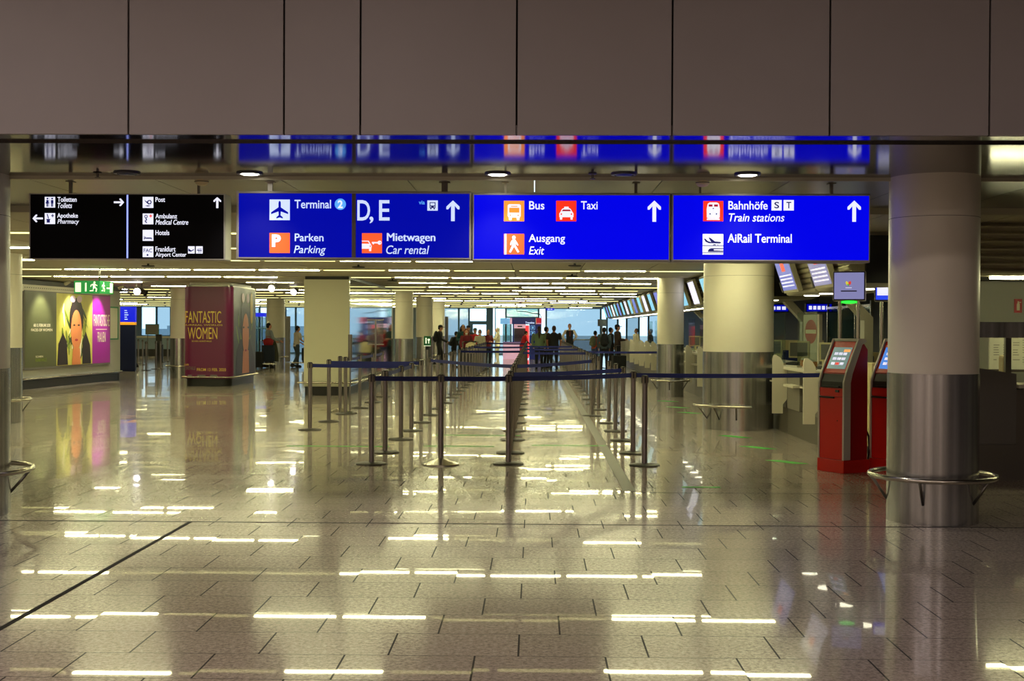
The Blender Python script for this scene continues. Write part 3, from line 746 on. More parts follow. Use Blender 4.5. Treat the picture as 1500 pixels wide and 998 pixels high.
# --- black sign
S = Sign('direction_sign', 'black hanging sign listing toilets, pharmacy, post, hotels, left of the blue signs', 43.5, 284, 330, 380, [(96.5, 4, HG), (286, 3, HG)])
S.frame(44.8, 285.5, 328, 378.5); S.panel('sign_black', 44.8, 285.5, 328, 378.5)
a, b = S.q(185.6, 378.3), S.q(188.0, 285.7); rect(m := MB('line_blue'), S.fc, a[0], a[1], b[0], b[1]); m.build('divider_line', S.t)
for tx, x0, y0, x1, y1, it in (('Toiletten', 84.5, 288.8, 112.5, 295.8, 0), ('Toilets', 84.5, 297.4, 105.8, 305, 1), ('Apotheke', 84, 312.6, 114.4, 321.2, 0), ('Pharmacy', 84.5, 321.3, 116, 329.9, 1),
                               ('Post', 227.9, 289, 242, 296, 0), ('Ambulanz', 227.9, 313.3, 259.6, 320.2, 0), ('Medical Centre', 227.9, 322, 276, 329.2, 1), ('Hotels', 227.9, 337.4, 248.2, 344.6, 0),
                               ('Frankfurt', 227.9, 361.4, 257.3, 368.7, 0), ('Airport Center', 227.9, 370, 273.2, 378, 0)):
    S.text(tx, x0, y0, x1, y1, bool(it))
I = S.icon('letter_white', 65.8, 288.6, 81, 304.2)
for u in (.27, .73):
    I.O(u, .84, .09, 'icon_ink'); I.R(u-.12, .38, u+.12, .70, 'icon_ink'); I.R(u-.09, .08, u-.01, .38, 'icon_ink'); I.R(u+.01, .08, u+.09, .38, 'icon_ink')
I.P((.5-.30-.12, .38), (.27+.2, .38), (.27, .72), m='icon_ink').R(.49, .05, .51, .95, 'icon_ink').done()
I = S.icon('letter_white', 65.8, 312.4, 81, 328.3); I.R(.72, .62, .80, .92, 'icon_ink').R(.62, .73, .90, .81, 'icon_ink').P((.12, .46), (.58, .46), (.5, .36), (.5, .12), (.2, .12), (.2, .36), m='icon_ink').P((.2, .9), (.28, .94), (.42, .5), (.34, .48), m='icon_ink').done()
I = S.icon('letter_white', 209.2, 288.6, 224.8, 304.7); I.P((.15, .72), (.32, .50), (.55, .30), (.78, .34), (.86, .55), (.74, .72), (.52, .70), (.40, .56), (.24, .68), m='icon_ink').O(.64, .52, .11, 'letter_white').P((.2, .18), (.5, .12), (.8, .18), (.5, .23), m='icon_ink').done()
I = S.icon('letter_white', 209.2, 313, 224.8, 328.7); I.R(.72, .62, .80, .92, 'icon_red').R(.62, .73, .90, .81, 'icon_red').O(.32, .72, .16, 'icon_ink').O(.32, .72, .09, 'letter_white').P((.26, .56), (.36, .56), (.44, .40), (.30, .30), (.44, .14), (.34, .10), (.18, .30), (.32, .42), m='icon_ink').done()
I = S.icon('letter_white', 209.2, 337, 224.8, 353); I.R(.12, .12, .17, .42, 'icon_ink').R(.12, .18, .88, .24, 'icon_ink').R(.83, .12, .88, .28, 'icon_ink').O(.26, .31, .06, 'icon_ink').R(.34, .25, .82, .31, 'icon_ink').done()
I = S.icon('letter_white', 209.2, 361.2, 224.8, 376.8); I.itext('FAC', .1, .45, .9, .8, 'icon_ink', .01).O(.46, .2, .09, 'icon_ink').done()
I = S.icon('letter_white', 275.6, 361, 285.3, 371.5); I.P((.08, .72), (.2, .62), (.5, .42), (.92, .62), (.92, .5), (.45, .24), (.1, .3), (.05, .45), m='icon_ink').done()
I = S.icon('letter_white', 287.2, 361, 297, 371.5); I.R(.15, .38, .9, .50, 'icon_ink').R(.42, .1, .5, .4, 'icon_ink').R(.7, .1, .78, .4, 'icon_ink').R(.45, .62, .9, .68, 'icon_ink').R(.3, .5, .36, .75, 'icon_ink').done()
S.arrow(167, 291, 182, 302, 'right'); S.arrow(47.9, 314.6, 63, 325.6, 'left'); S.arrow(312.9, 289, 324, 305)

# --- Terminal / Mietwagen sign
S = Sign('direction_sign', 'deep blue hanging sign for Terminal, parking and car rental', 345.5, 280.5, 690.5, 380, [(392, 7, 'sign_housing'), (650, 9, HG)])
S.frame(349.7, 283.8, 687.7, 377); S.panel('sign_blue_deep', 349.7, 283.8, 515.2, 376.6); S.panel('sign_blue_deep', 521.2, 284.3, 687.7, 377.2)
a, b = S.q(515.4, 377), S.q(521, 284); MB('hanger_grey').box(a[0], b[0], -.006, .008, a[1], b[1]).build('divider', S.t)
for tx, x0, y0, x1, y1, it in (('Terminal', 431.6, 293, 485, 305.4, 0), ('Parken', 431.9, 342.4, 474, 353.6, 0), ('Parking', 430.6, 360, 477.3, 374.6, 1), ('D', 523.4, 293.4, 542.2, 323.2, 0), (',', 541.3, 317.5, 547, 327.3, 0), ('E', 555.3, 293.4, 570.8, 323.2, 0),
                               ('Mietwagen', 566.7, 341.8, 637.9, 357, 0), ('Car rental', 565.8, 359.9, 628.8, 372.2, 1)):
    S.text(tx, x0, y0, x1, y1, bool(it), 'letter_pale' if not it else 'letter_pale')
S.text('via', 613.6, 294, 622.3, 299.6, False, 'letter_sky', .015)
a = S.q(498.6, 299.3); oval(m := MB('letter_sky'), S.fc, a[0], a[1], 8.3/1800*YS, 8.3/1800*YS, n=32); m.build('number_disc', S.t)
S.text('2', 494.9, 293.6, 502.3, 305.2, False, 'letter_white', .03, d=.005)
I = S.icon('letter_pale', 394.9, 292.5, 424.7, 322.6)
I.P((.5, .94), (.545, .90), (.56, .82), (.56, .62), (.92, .38), (.92, .29), (.56, .42), (.545, .24), (.66, .14), (.66, .08), (.5, .13), (.34, .08), (.34, .14), (.455, .24), (.44, .42), (.08, .29), (.08, .38), (.44, .62), (.44, .82), (.455, .90), m='sign_blue_deep').done()
I = S.icon('icon_orange_red', 394.9, 341.4, 424.7, 370.8); I.itext('P', .12, .30, .56, .92, 'letter_white', .05).done()
I = S.icon('letter_pale', 626, 293.8, 641.4, 308.7); I.R(.22, .25, .78, .82, 'icon_ink').R(.30, .5, .70, .74, 'letter_pale').R(.28, .12, .4, .26, 'icon_ink').R(.6, .12, .72, .26, 'icon_ink').O(.33, .36, .05, 'letter_pale').O(.67, .36, .05, 'letter_pale').done()
I = S.icon('icon_orange_red', 530.2, 341.8, 559.7, 371)
I.P((0, .22), (.36, .22), (.36, .10), (.46, .10), (.47, .22), (.49, .36), (.44, .44), (0, .46), m='letter_white').P((0, .58), (.30, .58), (.40, .44), (.44, .44), (.34, .62), (0, .62)).R(0, .44, .42, .47).O(.42, .35, .035, 'icon_orange_red')
I.R(.50, .49, .82, .56, 'letter_white').O(.88, .525, .1, 'letter_white').R(.54, .44, .6, .5, 'letter_white').O(.92, .53, .025, 'icon_orange_red').done()
S.arrow(653.8, 293.8, 673.2, 324.1, m='letter_pale')
# --- Bus / Taxi / Ausgang sign
S = Sign('direction_sign', 'bright blue hanging sign with Bus, Taxi and Ausgang Exit', 690.9, 283, 982.6, 383, [(740, 3, 'trim_light'), (933, 4, HG)])
S.frame(694, 286.5, 980, 379.6); S.panel('sign_blue_bright', 694, 286.5, 980, 379.6)
for tx, x0, y0, x1, y1, it in (('Bus', 775.1, 294.9, 797.5, 307, 0), ('Taxi', 851, 294.9, 875.4, 306.9, 0), ('Ausgang', 774.3, 343.4, 827.7, 358.2, 0), ('Exit', 774.8, 361.3, 797.2, 373.1, 1)): S.text(tx, x0, y0, x1, y1, bool(it))
I = S.icon('icon_orange', 738, 294.3, 768, 324.3)
I.P((.19, .26), (.19, .78), (.26, .83), (.76, .83), (.83, .78), (.83, .26), (.78, .18), (.76, .05), (.64, .05), (.62, .18), (.40, .18), (.38, .05), (.26, .05), (.24, .18), m='letter_white').R(.26, .42, .76, .66, 'icon_orange').R(.34, .71, .68, .75, 'icon_orange').O(.32, .29, .035, 'icon_orange').O(.70, .29, .035, 'icon_orange').done()
I = S.icon('icon_red', 814.5, 294.3, 844.3, 324.3)
I.P((.16, .20), (.16, .38), (.22, .46), (.29, .60), (.40, .65), (.40, .71), (.62, .71), (.62, .65), (.72, .60), (.80, .46), (.86, .38), (.86, .20), (.82, .20), (.82, .08), (.72, .08), (.71, .20), (.31, .20), (.30, .08), (.19, .08), (.19, .20), m='letter_white').P((.28, .49), (.74, .49), (.68, .57), (.34, .57), m='icon_maroon').O(.26, .35, .04, 'icon_red').O(.76, .35, .04, 'icon_red').done()
I = S.icon('icon_orange_red', 738, 342.8, 768, 372.8)
I.R(.03, .0, .13, 1.0, 'letter_white').O(.49, .82, .09).P((.42, .72), (.56, .72), (.72, .46), (.68, .42), (.58, .52), (.58, .44), (.76, .12), (.68, .08), (.50, .38), (.34, .08), (.26, .12), (.41, .46), (.41, .56), (.36, .44), (.31, .46), (.33, .60)).done()
S.arrow(948.6, 294, 968.2, 325)
# --- train stations sign
S = Sign('direction_sign', 'bright blue hanging sign for train stations and AiRail Terminal, rightmost', 983.2, 283.8, 1275.4, 384, [(1028, 3, HG), (1222.5, 4, HG)])
S.frame(986, 287.2, 1273, 380.4); S.panel('sign_blue_bright', 986, 287.2, 1273, 380.4)
for tx, x0, y0, x1, y1, it in (('Bahnhöfe', 1066.8, 294.7, 1124.5, 307.1, 0), ('Train stations', 1067.4, 313, 1149, 324.6, 1), ('AiRail Terminal', 1065.7, 343, 1159.7, 355.6, 0)): S.text(tx, x0, y0, x1, y1, bool(it))
for ch, x0, x1 in (('S', 1130, 1145), ('T', 1147.6, 1162.8)):
    I = S.icon('letter_white', x0, 293.2, x1, 308.5); I.itext(ch, .27, .2, .74, .82, 'icon_ink', .015).done()
I = S.icon('icon_red', 1029.9, 294.7, 1059.5, 324.2)
I.P((.18, .18), (.17, .60), (.22, .86), (.32, .93), (.68, .93), (.78, .86), (.83, .60), (.82, .18), (.74, .14), (.26, .14), m='letter_white').R(.18, .06, .82, .13).R(.27, .72, .46, .83, 'icon_maroon').R(.54, .72, .73, .83, 'icon_maroon').O(.5, .63, .03, 'icon_ink').O(.34, .36, .035, 'icon_ink').O(.66, .36, .035, 'icon_ink').done()
I = S.icon('letter_white', 1029.1, 343, 1059.4, 373)
I.R(0, .415, 1, .45, 'icon_ink').R(0, .075, 1, .1, 'icon_ink').P((.06, .78), (.13, .77), (.24, .66), (.42, .60), (.28, .82), (.36, .82), (.60, .64), (.86, .62), (.91, .58), (.84, .54), (.3, .55), (.14, .62), m='icon_ink').R(.5, .46, .64, .50, 'icon_ink').R(.72, .46, .76, .50, 'icon_ink')
I.P((.24, .15), (.3, .27), (.42, .31), (1, .31), (1, .27), (.54, .26), (.54, .20), (1, .19), (1, .13), (.28, .13), m='icon_ink').done()
S.arrow(1241.2, 294, 1261, 325)

# ================================================================== QUEUE BARRIERS
def post_parts(t, dome=False):
    r = .031
    if dome: MB('dome_metal').lathe([(.205, 0), (.205, .012), (.15, .03), (.05, .062), (r, .07)], n=40).build('base', t)
    else: MB('post_base').lathe([(.17, 0), (.172, .008), (.165, .014), (.05, .024), (r, .026)], n=36).build('base', t)
    MB('post_metal').lathe([(r, .02), (r, .90)], n=20).build('pole', t)
    h = MB('post_metal').lathe([(r, .90), (r+.0015, .902), (r+.0015, .985)], n=20).m('post_dark').lathe([(r+.002, .985), (r+.001, .996), (.01, 1.0)], n=20)
    h.m('post_dark')
    for k in range(4):
        a = PI/2*k; x, y = math.cos(a)*r, math.sin(a)*r
        h.box(x-.008, x+.008, y-.008, y+.008, .912, .985)
    return h.build('belt_head', t)
def belt(t, target, z=.948, h=.052):
    d = Vector((target[0]-t.location.x, target[1]-t.location.y, 0)); n = d.normalized(); side = Vector((-n.y, n.x, 0))*.0012
    l = d.length; N_ = 10; sag = min(.012, l*.004)
    rr = []
    for k in range(N_+1):
        s = .034+(l-.068)*k/N_; zz = z-sag*4*(k/N_)*(1-k/N_); c = n*s
        rr.append([c+side+Vector((0, 0, zz-h/2)), c-side+Vector((0, 0, zz-h/2)), c-side+Vector((0, 0, zz+h/2)), c+side+Vector((0, 0, zz+h/2))])
    MB('belt_blue').rings(rr, smooth=False).build('belt', next(c for c in t.children if c.name.startswith('belt_head')))
PROTO = None
def post(x, y, label, group, dome=False):
    global PROTO
    if dome:
        t = thing('queue_barrier_post', label, 'queue post', (x, y, 0), 0, group); post_parts(t, True); return t
    if PROTO is None:
        PROTO = thing('queue_barrier_post', label, 'queue post', (x, y, 0), 0, group); post_parts(PROTO); return PROTO
    return dup(PROTO, (x, y, 0), 0, label, group)
bare = None
def rows(ys, px_first, name, grp, X):
    return [(X, y) for y in ys]
def far(ys, end, st):
    ys = list(ys)
    while ys[-1]+st < end: ys.append(ys[-1]+st)
    return ys
YA = far([gp(545, 680).y, gp(567, 663.3).y, gp(589.5, 644).y, gp(606, 631.2).y, gp(620.4, 619.2).y, gp(633.5, 608.4).y, gp(643.7, 599.2).y, gp(652.7, 590.6).y, gp(661, 582.8).y, gp(667.7, 578).y, gp(674.7, 573).y], 46, 1.62)
YB = far([gp(746, 680).y, gp(748.5, 664).y, gp(750, 644.7).y, gp(752, 631.6).y, gp(754, 619.6).y, gp(756, 609).y, gp(757, 599.8).y], 50, 1.65)
YC = far([gp(925, 664.5).y, gp(914.7, 645.5).y, gp(902, 632).y, gp(891.5, 620).y, gp(882, 609.5).y, gp(876, 600.5).y], 56, 1.65)
XA, XB, XC = -1.79, -.277, 1.205
A_ = []; B_ = []; C_ = []
pos = [('A', XA, y, i) for i, y in enumerate(YA)]+[('B', XB, y, i) for i, y in enumerate(YB)]+[('C', XC, y, i) for i, y in enumerate(YC)]
RN = {'A': 'left queue row', 'B': 'middle queue row', 'C': 'right queue row'}
for rn, x, y, i in pos:
    if rn == 'C' and i == 4: x = gp(867, 609.5).x
    o = post(x, y, f'silver belt post, {ORD[i+1]} from the viewer in the {RN[rn]}', f'posts of the {RN[rn]}')
    {'A': A_, 'B': B_, 'C': C_}[rn].append(o)
p = gp(645, 681.5); dome = post(p.x, p.y+.06, 'silver belt post on a wide conical base at the front of the queue', None, True)
p = gp(944, 682); post(p.x, p.y, 'dark belt post without a belt, standing nearest at the right of the queue', None)
hid = post(3.74, 15.3, 'belt post half hidden behind the first red check-in machine', None)
P_ = []
for k, (px, py) in enumerate(((454, 630), (481.7, 617.8), (506, 606.6), (527, 598), (546, 590), (560, 582))):
    q = gp(px, py); P_.append(post(q.x, q.y, f'silver belt post, {ORD[k+1]} from the viewer in the short row beside the mirrored pillar', 'posts beside the mirrored pillar'))
q = gp(498, 603.5); pc = thing('queue_barrier_post', 'plain grey post on a white conical base in front of the mirrored pillar', 'queue post', (q.x, q.y, 0))
post_parts(pc, True)
# rods that carry small signs beside the pillar
for k, (px, py, pt, lab) in enumerate(((507.5, 604, 490, 'thin dark sign rod standing among the posts by the pillar'), (545, 588, 468, 'pale sign stand with a clear panel beside the mirrored pillar'))):
    q = gp(px, py); z = yp(px, pt, q.y).z
    t = thing('sign_stand', lab, 'sign stand', (q.x+.1, q.y-.25, 0))
    MB('post_base').lathe([(.13, 0), (.13, .012), (.02, .03)], n=24).build('base', t)
    MB('post_metal').cyl(0, 0, .01, z, .014 if k == 0 else .018, 12).build('pole', t)
    if k == 0: MB('steel_dark').box(-.035, .035, -.012, .012, z-.45, z).build('sign_plate', t)
    else: MB('pane_screen').box(-.16, .16, -.012, -.006, z-.5, z-.02).m('rail_steel').box(-.17, .17, -.014, -.004, z-.02, z).box(-.17, .17, -.014, -.004, z-.52, z-.5).build('sign_plate', t)
L2 = lambda o: (o.location.x, o.location.y)
def near(lst, y): return min(lst, key=lambda o: abs(o.location.y-y))
belt(A_[0], L2(dome)); belt(dome, L2(B_[0])); belt(B_[0], L2(C_[0])); belt(C_[0], L2(hid))
belt(B_[1], L2(C_[1])); belt(A_[5], L2(B_[3])); belt(B_[3], L2(C_[4])); belt(A_[1], L2(A_[2])); belt(A_[2], L2(A_[3]))
belt(P_[0], L2(A_[3])); belt(P_[1], L2(A_[4])); belt(P_[2], L2(P_[3])); belt(P_[3], L2(P_[4])); belt(P_[4], L2(P_[5]))
for y, a, b in ((29.2, A_, B_), (28.4, B_, C_), (36, A_, B_), (37, B_, C_), (45, A_, B_), (30, A_, B_), (33.5, B_, C_)): belt(near(a, y), L2(near(b, y)))
cw = near(C_, 29.6); belt(cw, (3.05, 29.4))
for a, b in zip(A_[12:20], A_[13:21]): belt(a, L2(b))
# posts far left by the counter
for k, (px, py) in enumerate(((194, 543), (202.5, 533), (209, 535), (214, 543), (228.5, 541), (235, 540.5), (245.5, 530))):
    q = gp(px, py); post(q.x, q.y, f'pale barrier post, {ORD[k+1]} from the left before the far left counter', 'barrier posts before the far left counter')
# sign on a post
q = near(A_, 33); so = thing('post_sign', 'small green sign with white symbol on a barrier post', 'sign', (yp(626, 500, 34.2).x, 34.2, 0))
MB('post_base').lathe([(.15, 0), (.15, .012), (.02, .03)], n=24).build('base', so)
MB('post_metal').cyl(0, 0, .01, .95, .03, 14).build('pole', so); MB('post_dark').cyl(0, 0, .9, 1.0, .05, 14).build('belt_head', so)
z0 = yp(626, 506.5, 34.2).z; z1 = yp(626, 492.5, 34.2).z
MB('post_dark').box(-.015, .015, -.01, .01, .98, z0+.02).build('bracket', so)
MB('sign_green').box(-.095, .095, -.012, .006, z0, z1).m('exit_cream').box(-.095, .095, -.012, .006, z0-.012, z0).box(-.05, -.02, -.016, -.012, z0+.06, z1-.05).box(.01, .07, -.016, -.012, z1-.12, z1-.08).box(.03, .05, -.016, -.012, z0+.06, z1-.08).build('sign_plate', so)
# floor tape
for k, (px, py, w_, d_, lab) in enumerate(((1077, 640, .17, .36, 'green tape dash beside the thick column, farthest of the near three'), (1110, 656, .17, .36, 'green tape dash on the floor midway between column and red machine'), (1152, 677, .17, .36, 'green tape dash on the floor nearest the red machine'),
        (1027, 714, .36, .08, 'faint green tape line in front of the right queue posts'), (495, 654, 1.3, .05, 'long faint green tape line left of the queue'), (700, 638, 1.2, .05, 'faint green tape line in the left lane, farther one'), (672, 654, .9, .05, 'faint green tape line in the left lane, nearer one'), (833, 653, .95, .05, 'faint green tape line in the right lane'),
        (1010, 605, .18, .3, 'green tape dash behind the thick column'), (993, 597, .18, .3, 'green tape dash near the slim column'), (978, 588, .18, .3, 'green tape dash at the foot of the slim column'))):
    p = gp(px, py); MBt = MB('tape_green'); sk = -.12 if d_ > .2 else 0
    MBt.slab([(p.x-w_/2-sk, p.y-d_/2), (p.x+w_/2-sk, p.y-d_/2), (p.x+w_/2+sk, p.y+d_/2), (p.x-w_/2+sk, p.y+d_/2)], .0005, .0025)
    tag(MBt.build('floor_tape'), lab, 'floor marking', 'green tape on the floor')
# ================================================================== CHECK-IN MACHINES
def kiosk(loc, rz, label, scr):
    t = thing('check_in_machine', label, 'check-in machine', loc, rz, 'red check-in machines')
    d = .168; prof = [(0, .13), (0, .95), (.035, 1.05), (.20, 1.385), (.26, 1.385), (.335, 1.30), (.335, .13)]
    P = [(y-d, z) for y, z in prof]
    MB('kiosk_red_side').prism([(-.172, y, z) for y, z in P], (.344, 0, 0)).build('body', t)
    MB('kiosk_red').box(-.197, .197, -d-.022, d+.012, 0, .135, .006).build('plinth', t)
    for sx in (-1, 1):
        x0 = .172 if sx > 0 else -.195
        band = [(-.02, .14), (-.02, .955), (.015, 1.06), (.185, 1.415), (.275, 1.415), (.30, 1.385), (.235, 1.35), (.10, 1.045), (.075, .95), (.075, .14)]
        MB('kiosk_white').prism([(x0, y-d, z) for y, z in band], (.023, 0, 0)).build('side_trim', t)
    MB('kiosk_white').box(-.172, .172, .185-d, .285-d, 1.386, 1.415, .004).build('top_trim', t)
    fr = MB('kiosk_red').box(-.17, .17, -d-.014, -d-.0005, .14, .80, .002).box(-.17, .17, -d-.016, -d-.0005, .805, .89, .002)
    pn = fr.build('front_panel', t)
    MB('black_plastic').box(-.165, .05, -d-.03, -d-.014, .783, .800, .003).build('document_slot', pn)
    MB('black_plastic').box(.07, .12, -d-.028, -d-.016, .85, .875, .003).build('card_reader', pn)
    MB('rail_steel').prism([(.095+.006*math.cos(q), -d-.018, .55+.006*math.sin(q)) for q in [PI*j/6 for j in range(12)]], (0, .004, 0)).build('lock', pn)
    MB('black_plastic').box(-.165, .165, -d-.005, -d-.0005, .895, .96).prism([(-.165, -d-.004, .955), (-.165, -d+.03, 1.04), (-.165, -d+.036, 1.035), (-.165, -d, .95)], (.33, 0, 0)).box(-.12, .12, -d-.03, -d-.004, .897, .915, .003).build('ticket_slot', t)
    V = Vector((0, .165, .335)); N = Vector((0, -.335, .165)); fc = Face((-.17, .035-d, 1.05), (1, 0, 0), V, N); h = V.length
    b = MB('kiosk_red'); rect(b, fc, 0, .0, .34, h-.005, .001, .006); bz = b.build('bezel', t)
    sc_ = MB(scr); rect(sc_, fc, .035, .045, .305, h-.075, .0085, .002)
    sc_.m('ui_white')
    for r in range(3):
        for q in range(3): rect(sc_, fc, .075+q*.065, .09+r*.058, .128+q*.065, .12+r*.058, .012, .001)
    sc_.m('ui_orange'); rect(sc_, fc, .2, h-.13, .29, h-.1, .012, .001); sc_.m('ui_red'); rect(sc_, fc, .14, .09, .193, .118, .0135, .0006)
    sc_.build('screen', t)
    return t
p_b = Vector((3.265, 12.92, 0)); ex = Vector((.5, -.866, 0)); ey = Vector((.866, .5, 0))
k1 = p_b-ex*.195+ey*.168
kiosk(k1, -PI/3, 'red and white check-in machine with a greenish screen, left of two', 'screen_teal')
k2 = k1+Vector((.56, .02, 0))
kiosk(k2, -PI/3, 'red and white check-in machine with a blue screen, half behind the front column', 'screen_blue')
P = [k1+Vector((.27, .12, .42)), k1+Vector((.30, .12, .36)), k1+Vector((.30, .10, .2)), k1+Vector((.27, .08, .06)), k1+Vector((.30, .06, .012)), k1+Vector((.36, .05, .012))]
tag(MB('black_plastic').tube(P, .012, 8).build('cable'), 'black cable hanging between the two red check-in machines', 'cable')
def info_display(loc, rz, label, scr, logo):
    t = thing('information_display', label, 'display', loc, rz, 'overhead displays behind the check-in machines')
    MB('steel_dark').box(-.2, .2, -.1, .1, 0, .02, .004).build('base', t)
    for x in (-.1, .1): MB('rail_steel').cyl(x, 0, .01, 1.86, .022, 14).build('pole', t)
    MB('counter_white').box(-.18, .18, -.03, .15, 1.84, 2.18, .008).build('housing', t)
    fc = Face((-.18, -.03, 1.84), (1, 0, 0), (0, 0, 1), (0, -1, 0))
    MB('dark_grey').box(-.176, .176, -.036, -.03, 1.845, 2.175).build('bezel', t)
    s = MB(scr); rect(s, fc, .016, .02, .344, .322, .007, .002)
    if logo:
        s.m('ui_red'); oval(s, fc, .185, .20, .016, .026, .010, .001, 20, -.4); s.m('ui_yellow'); oval(s, fc, .158, .20, .014, .024, .011, .001, 20, .4); s.m('ui_green'); poly(s, fc, [(.155, .19), (.185, .19), (.171, .165)], .012, .001)
        s.m('ui_dark'); rect(s, fc, .09, .105, .265, .118, .010, .001); s.m('ui_white'); rect(s, fc, .14, .145, .21, .152, .010, .001)
    else:
        s.m('screen_white'); rect(s, fc, .03, .07, .33, .27, .010, .001)
    s.build('screen', t)
    if logo: MB('green_lamp').ell((0.0, -.0, 1.825), (.085, .06, .018), 20, 8).build('indicator_lamp', t)
    return t
info_display(k1+Vector((.29, .95, 0)), -.30, 'overhead display with a lilac screen and green lamp behind the left check-in machine', 'screen_lilac', True)
info_display(k1+Vector((.82, 1.15, 0)), -.30, 'overhead display with blue and white screen beside the front column', 'screen_royal', False)

# ================================================================== CHECK-IN DESKS
XD = 3.72; DL_ = 2.05
def desk():
    t = thing('check_in_desk', 'x', 'check-in desk')
    MB('counter_stone').box(-.03, .72, 0, DL_-.01, 0, .37).build('plinth', t)
    for ya, yb, c, d in ((.06, .52, .06, .10), (1.22, DL_-.01, DL_-.05, DL_-.01)):
        MB('counter_grey').box(-.04, 0, ya, yb, .37, .93, .003).box(.0, .70, c, d, .37, .93).build('front_panel', t)
    MB('recess_dark').box(.30, .33, .52, 1.22, .37, .93).build('recess', t)
    MB('rail_steel').tube([(-.02, .75, .375), (-.02, .75, .56), (-.02, 1.05, .56), (-.02, 1.05, .375)], .012, 8).build('scale_rail', t)
    MB('counter_white').prism([(-.25, 0, .29), (-.25, 0, 1.08), (-.235, 0, 1.135), (-.2, 0, 1.14), (-.14, 0, 1.10), (-.10, 0, 1.03), (-.09, 0, .95), (-.04, 0, .93), (-.04, 0, .5), (-.10, 0, .42), (-.10, 0, .29)], (0, .05, 0)).build('side_panel', t)
    MB('counter_white').box(-.10, .74, .06, DL_-.01, .93, .972, .006).build('worktop', t)
    MB('counter_white').box(-.20, -.04, .06, .50, .735, .755, .003).box(-.16, .25, 1.10, 1.75, .70, .735, .005).build('shelf', t)
    return t
dk = desk(); desks = []
N_D = 18
for k in range(N_D):
    y = 15.85+DL_*k
    lab = f'check-in desk, {ORD[k+1]} from the viewer along the right side'
    o = dk if k == 0 else dup(dk, (XD, y, 0), 0, lab, None)
    o.location = (XD, y, 0); o['label'] = lab; o['group'] = 'check-in desks along the right side'; desks.append(o)
def desk_screen():
    t = thing('glass_screen', 'x', 'glass screen')
    MB('pane_screen').box(-.003, .003, 0, 1.2, .03, .78).build('pane', t); MB('rail_steel').box(-.03, .03, .1, .16, 0, .03).box(-.03, .03, 1.04, 1.1, 0, .03).build('foot', t)
    return t
gs = desk_screen()
for k in range(12):
    lab = f'clear protective screen on the {ORD[k+1]} check-in desk'; l = (XD+.02, 15.85+DL_*k+.45, .972)
    o = gs if k == 0 else dup(gs, l, 0, lab)
    o.location = l; o['label'] = lab; o['group'] = 'clear screens on the check-in desks'
def monitor():
    t = thing('monitor', 'x', 'monitor')
    MB('plastic_cream').box(-.02, .02, -.17, .17, .1, .36, .006).m('mid_grey').box(-.024, -.02, -.145, .145, .125, .335).build('housing', t)
    MB('black_plastic').box(.02, .024, -.155, .155, .115, .345).build('screen', t)
    MB('plastic_cream').box(.0, .03, -.03, .03, .015, .13).box(-.08, .1, -.1, .1, 0, .015, .004).build('stand', t)
    return t
mo = monitor()
for k in range(8):
    l = (XD+.38, 15.85+DL_*k+1.15, .972); lab = f'cream monitor seen from behind on the {ORD[k+1]} check-in desk'
    o = mo if k == 0 else dup(mo, l, .9, lab)
    o.location = l; o.rotation_euler = (0, 0, .9); o['label'] = lab; o['group'] = 'monitors on the check-in desks'
for k, (dx, dy, m, lab) in enumerate(((.16, 1.5, 'plastic_orange', 'small orange box on the nearest check-in desk'), (.2, .5, 'plastic_cream', 'cream tray on the nearest check-in desk'), (.3, .28, 'plastic_orange', 'orange card holder at the far end of the second desk'))):
    y = 15.85+dy+(DL_ if k == 2 else 0)
    tag(MB(m).slab([(XD+dx-.09, y-.07), (XD+dx+.09, y-.07), (XD+dx+.08, y+.08), (XD+dx-.08, y+.08)], .972, 1.06).m('paper').slab([(XD+dx-.06, y-.05), (XD+dx+.06, y-.05), (XD+dx+.06, y+.05), (XD+dx-.06, y+.05)], 1.06, 1.085).build('desk_box'), lab, 'box', 'boxes on the check-in desks')
for k in range(4):
    y = 15.85+DL_*k+.85
    t = thing('keyboard', f'dark keyboard on the {ORD[k+1]} check-in desk', 'keyboard', (XD+.24, y, .972), .2, 'keyboards on the check-in desks')
    MB('black_plastic').prism([(-.08, -.2, 0), (.08, -.2, 0), (.08, -.2, .035), (-.08, -.2, .015)], (0, .4, 0)).build('body', t)
    kk = MB('dark_grey')
    for r in range(4): kk.box(-.065+r*.034, -.038+r*.034, -.185, .185, .022+r*.004, .032+r*.005)
    kk.build('keys', t)
def chair():
    t = thing('office_chair', 'x', 'chair')
    MB('black_plastic').cyl(0, 0, .06, .44, .03, 12).build('column', t)
    lg = MB('black_plastic')
    for q in range(5):
        a = 2*PI*q/5; lg.cap((0, 0, .08), (.27*math.cos(a), .27*math.sin(a), .04), .025, .018, 8)
    lg.build('star_base', t)
    MB('chair_blue').box(-.23, .23, -.23, .23, .44, .52, .03).build('seat', t)
    MB('chair_blue').box(.19, .26, -.21, .21, .62, 1.12, .03).m('black_plastic').box(.21, .245, -.03, .03, .46, .66).build('backrest', t)
    return t
ch = chair()
for k in range(4):
    l = (XD+1.15, 15.85+DL_*k+1.0, 0); lab = f'blue office chair behind the {ORD[k+1]} check-in desk'
    o = ch if k == 0 else dup(ch, l, .5*k, lab)
    o.location = l; o['label'] = lab; o['group'] = 'blue chairs behind the check-in desks'
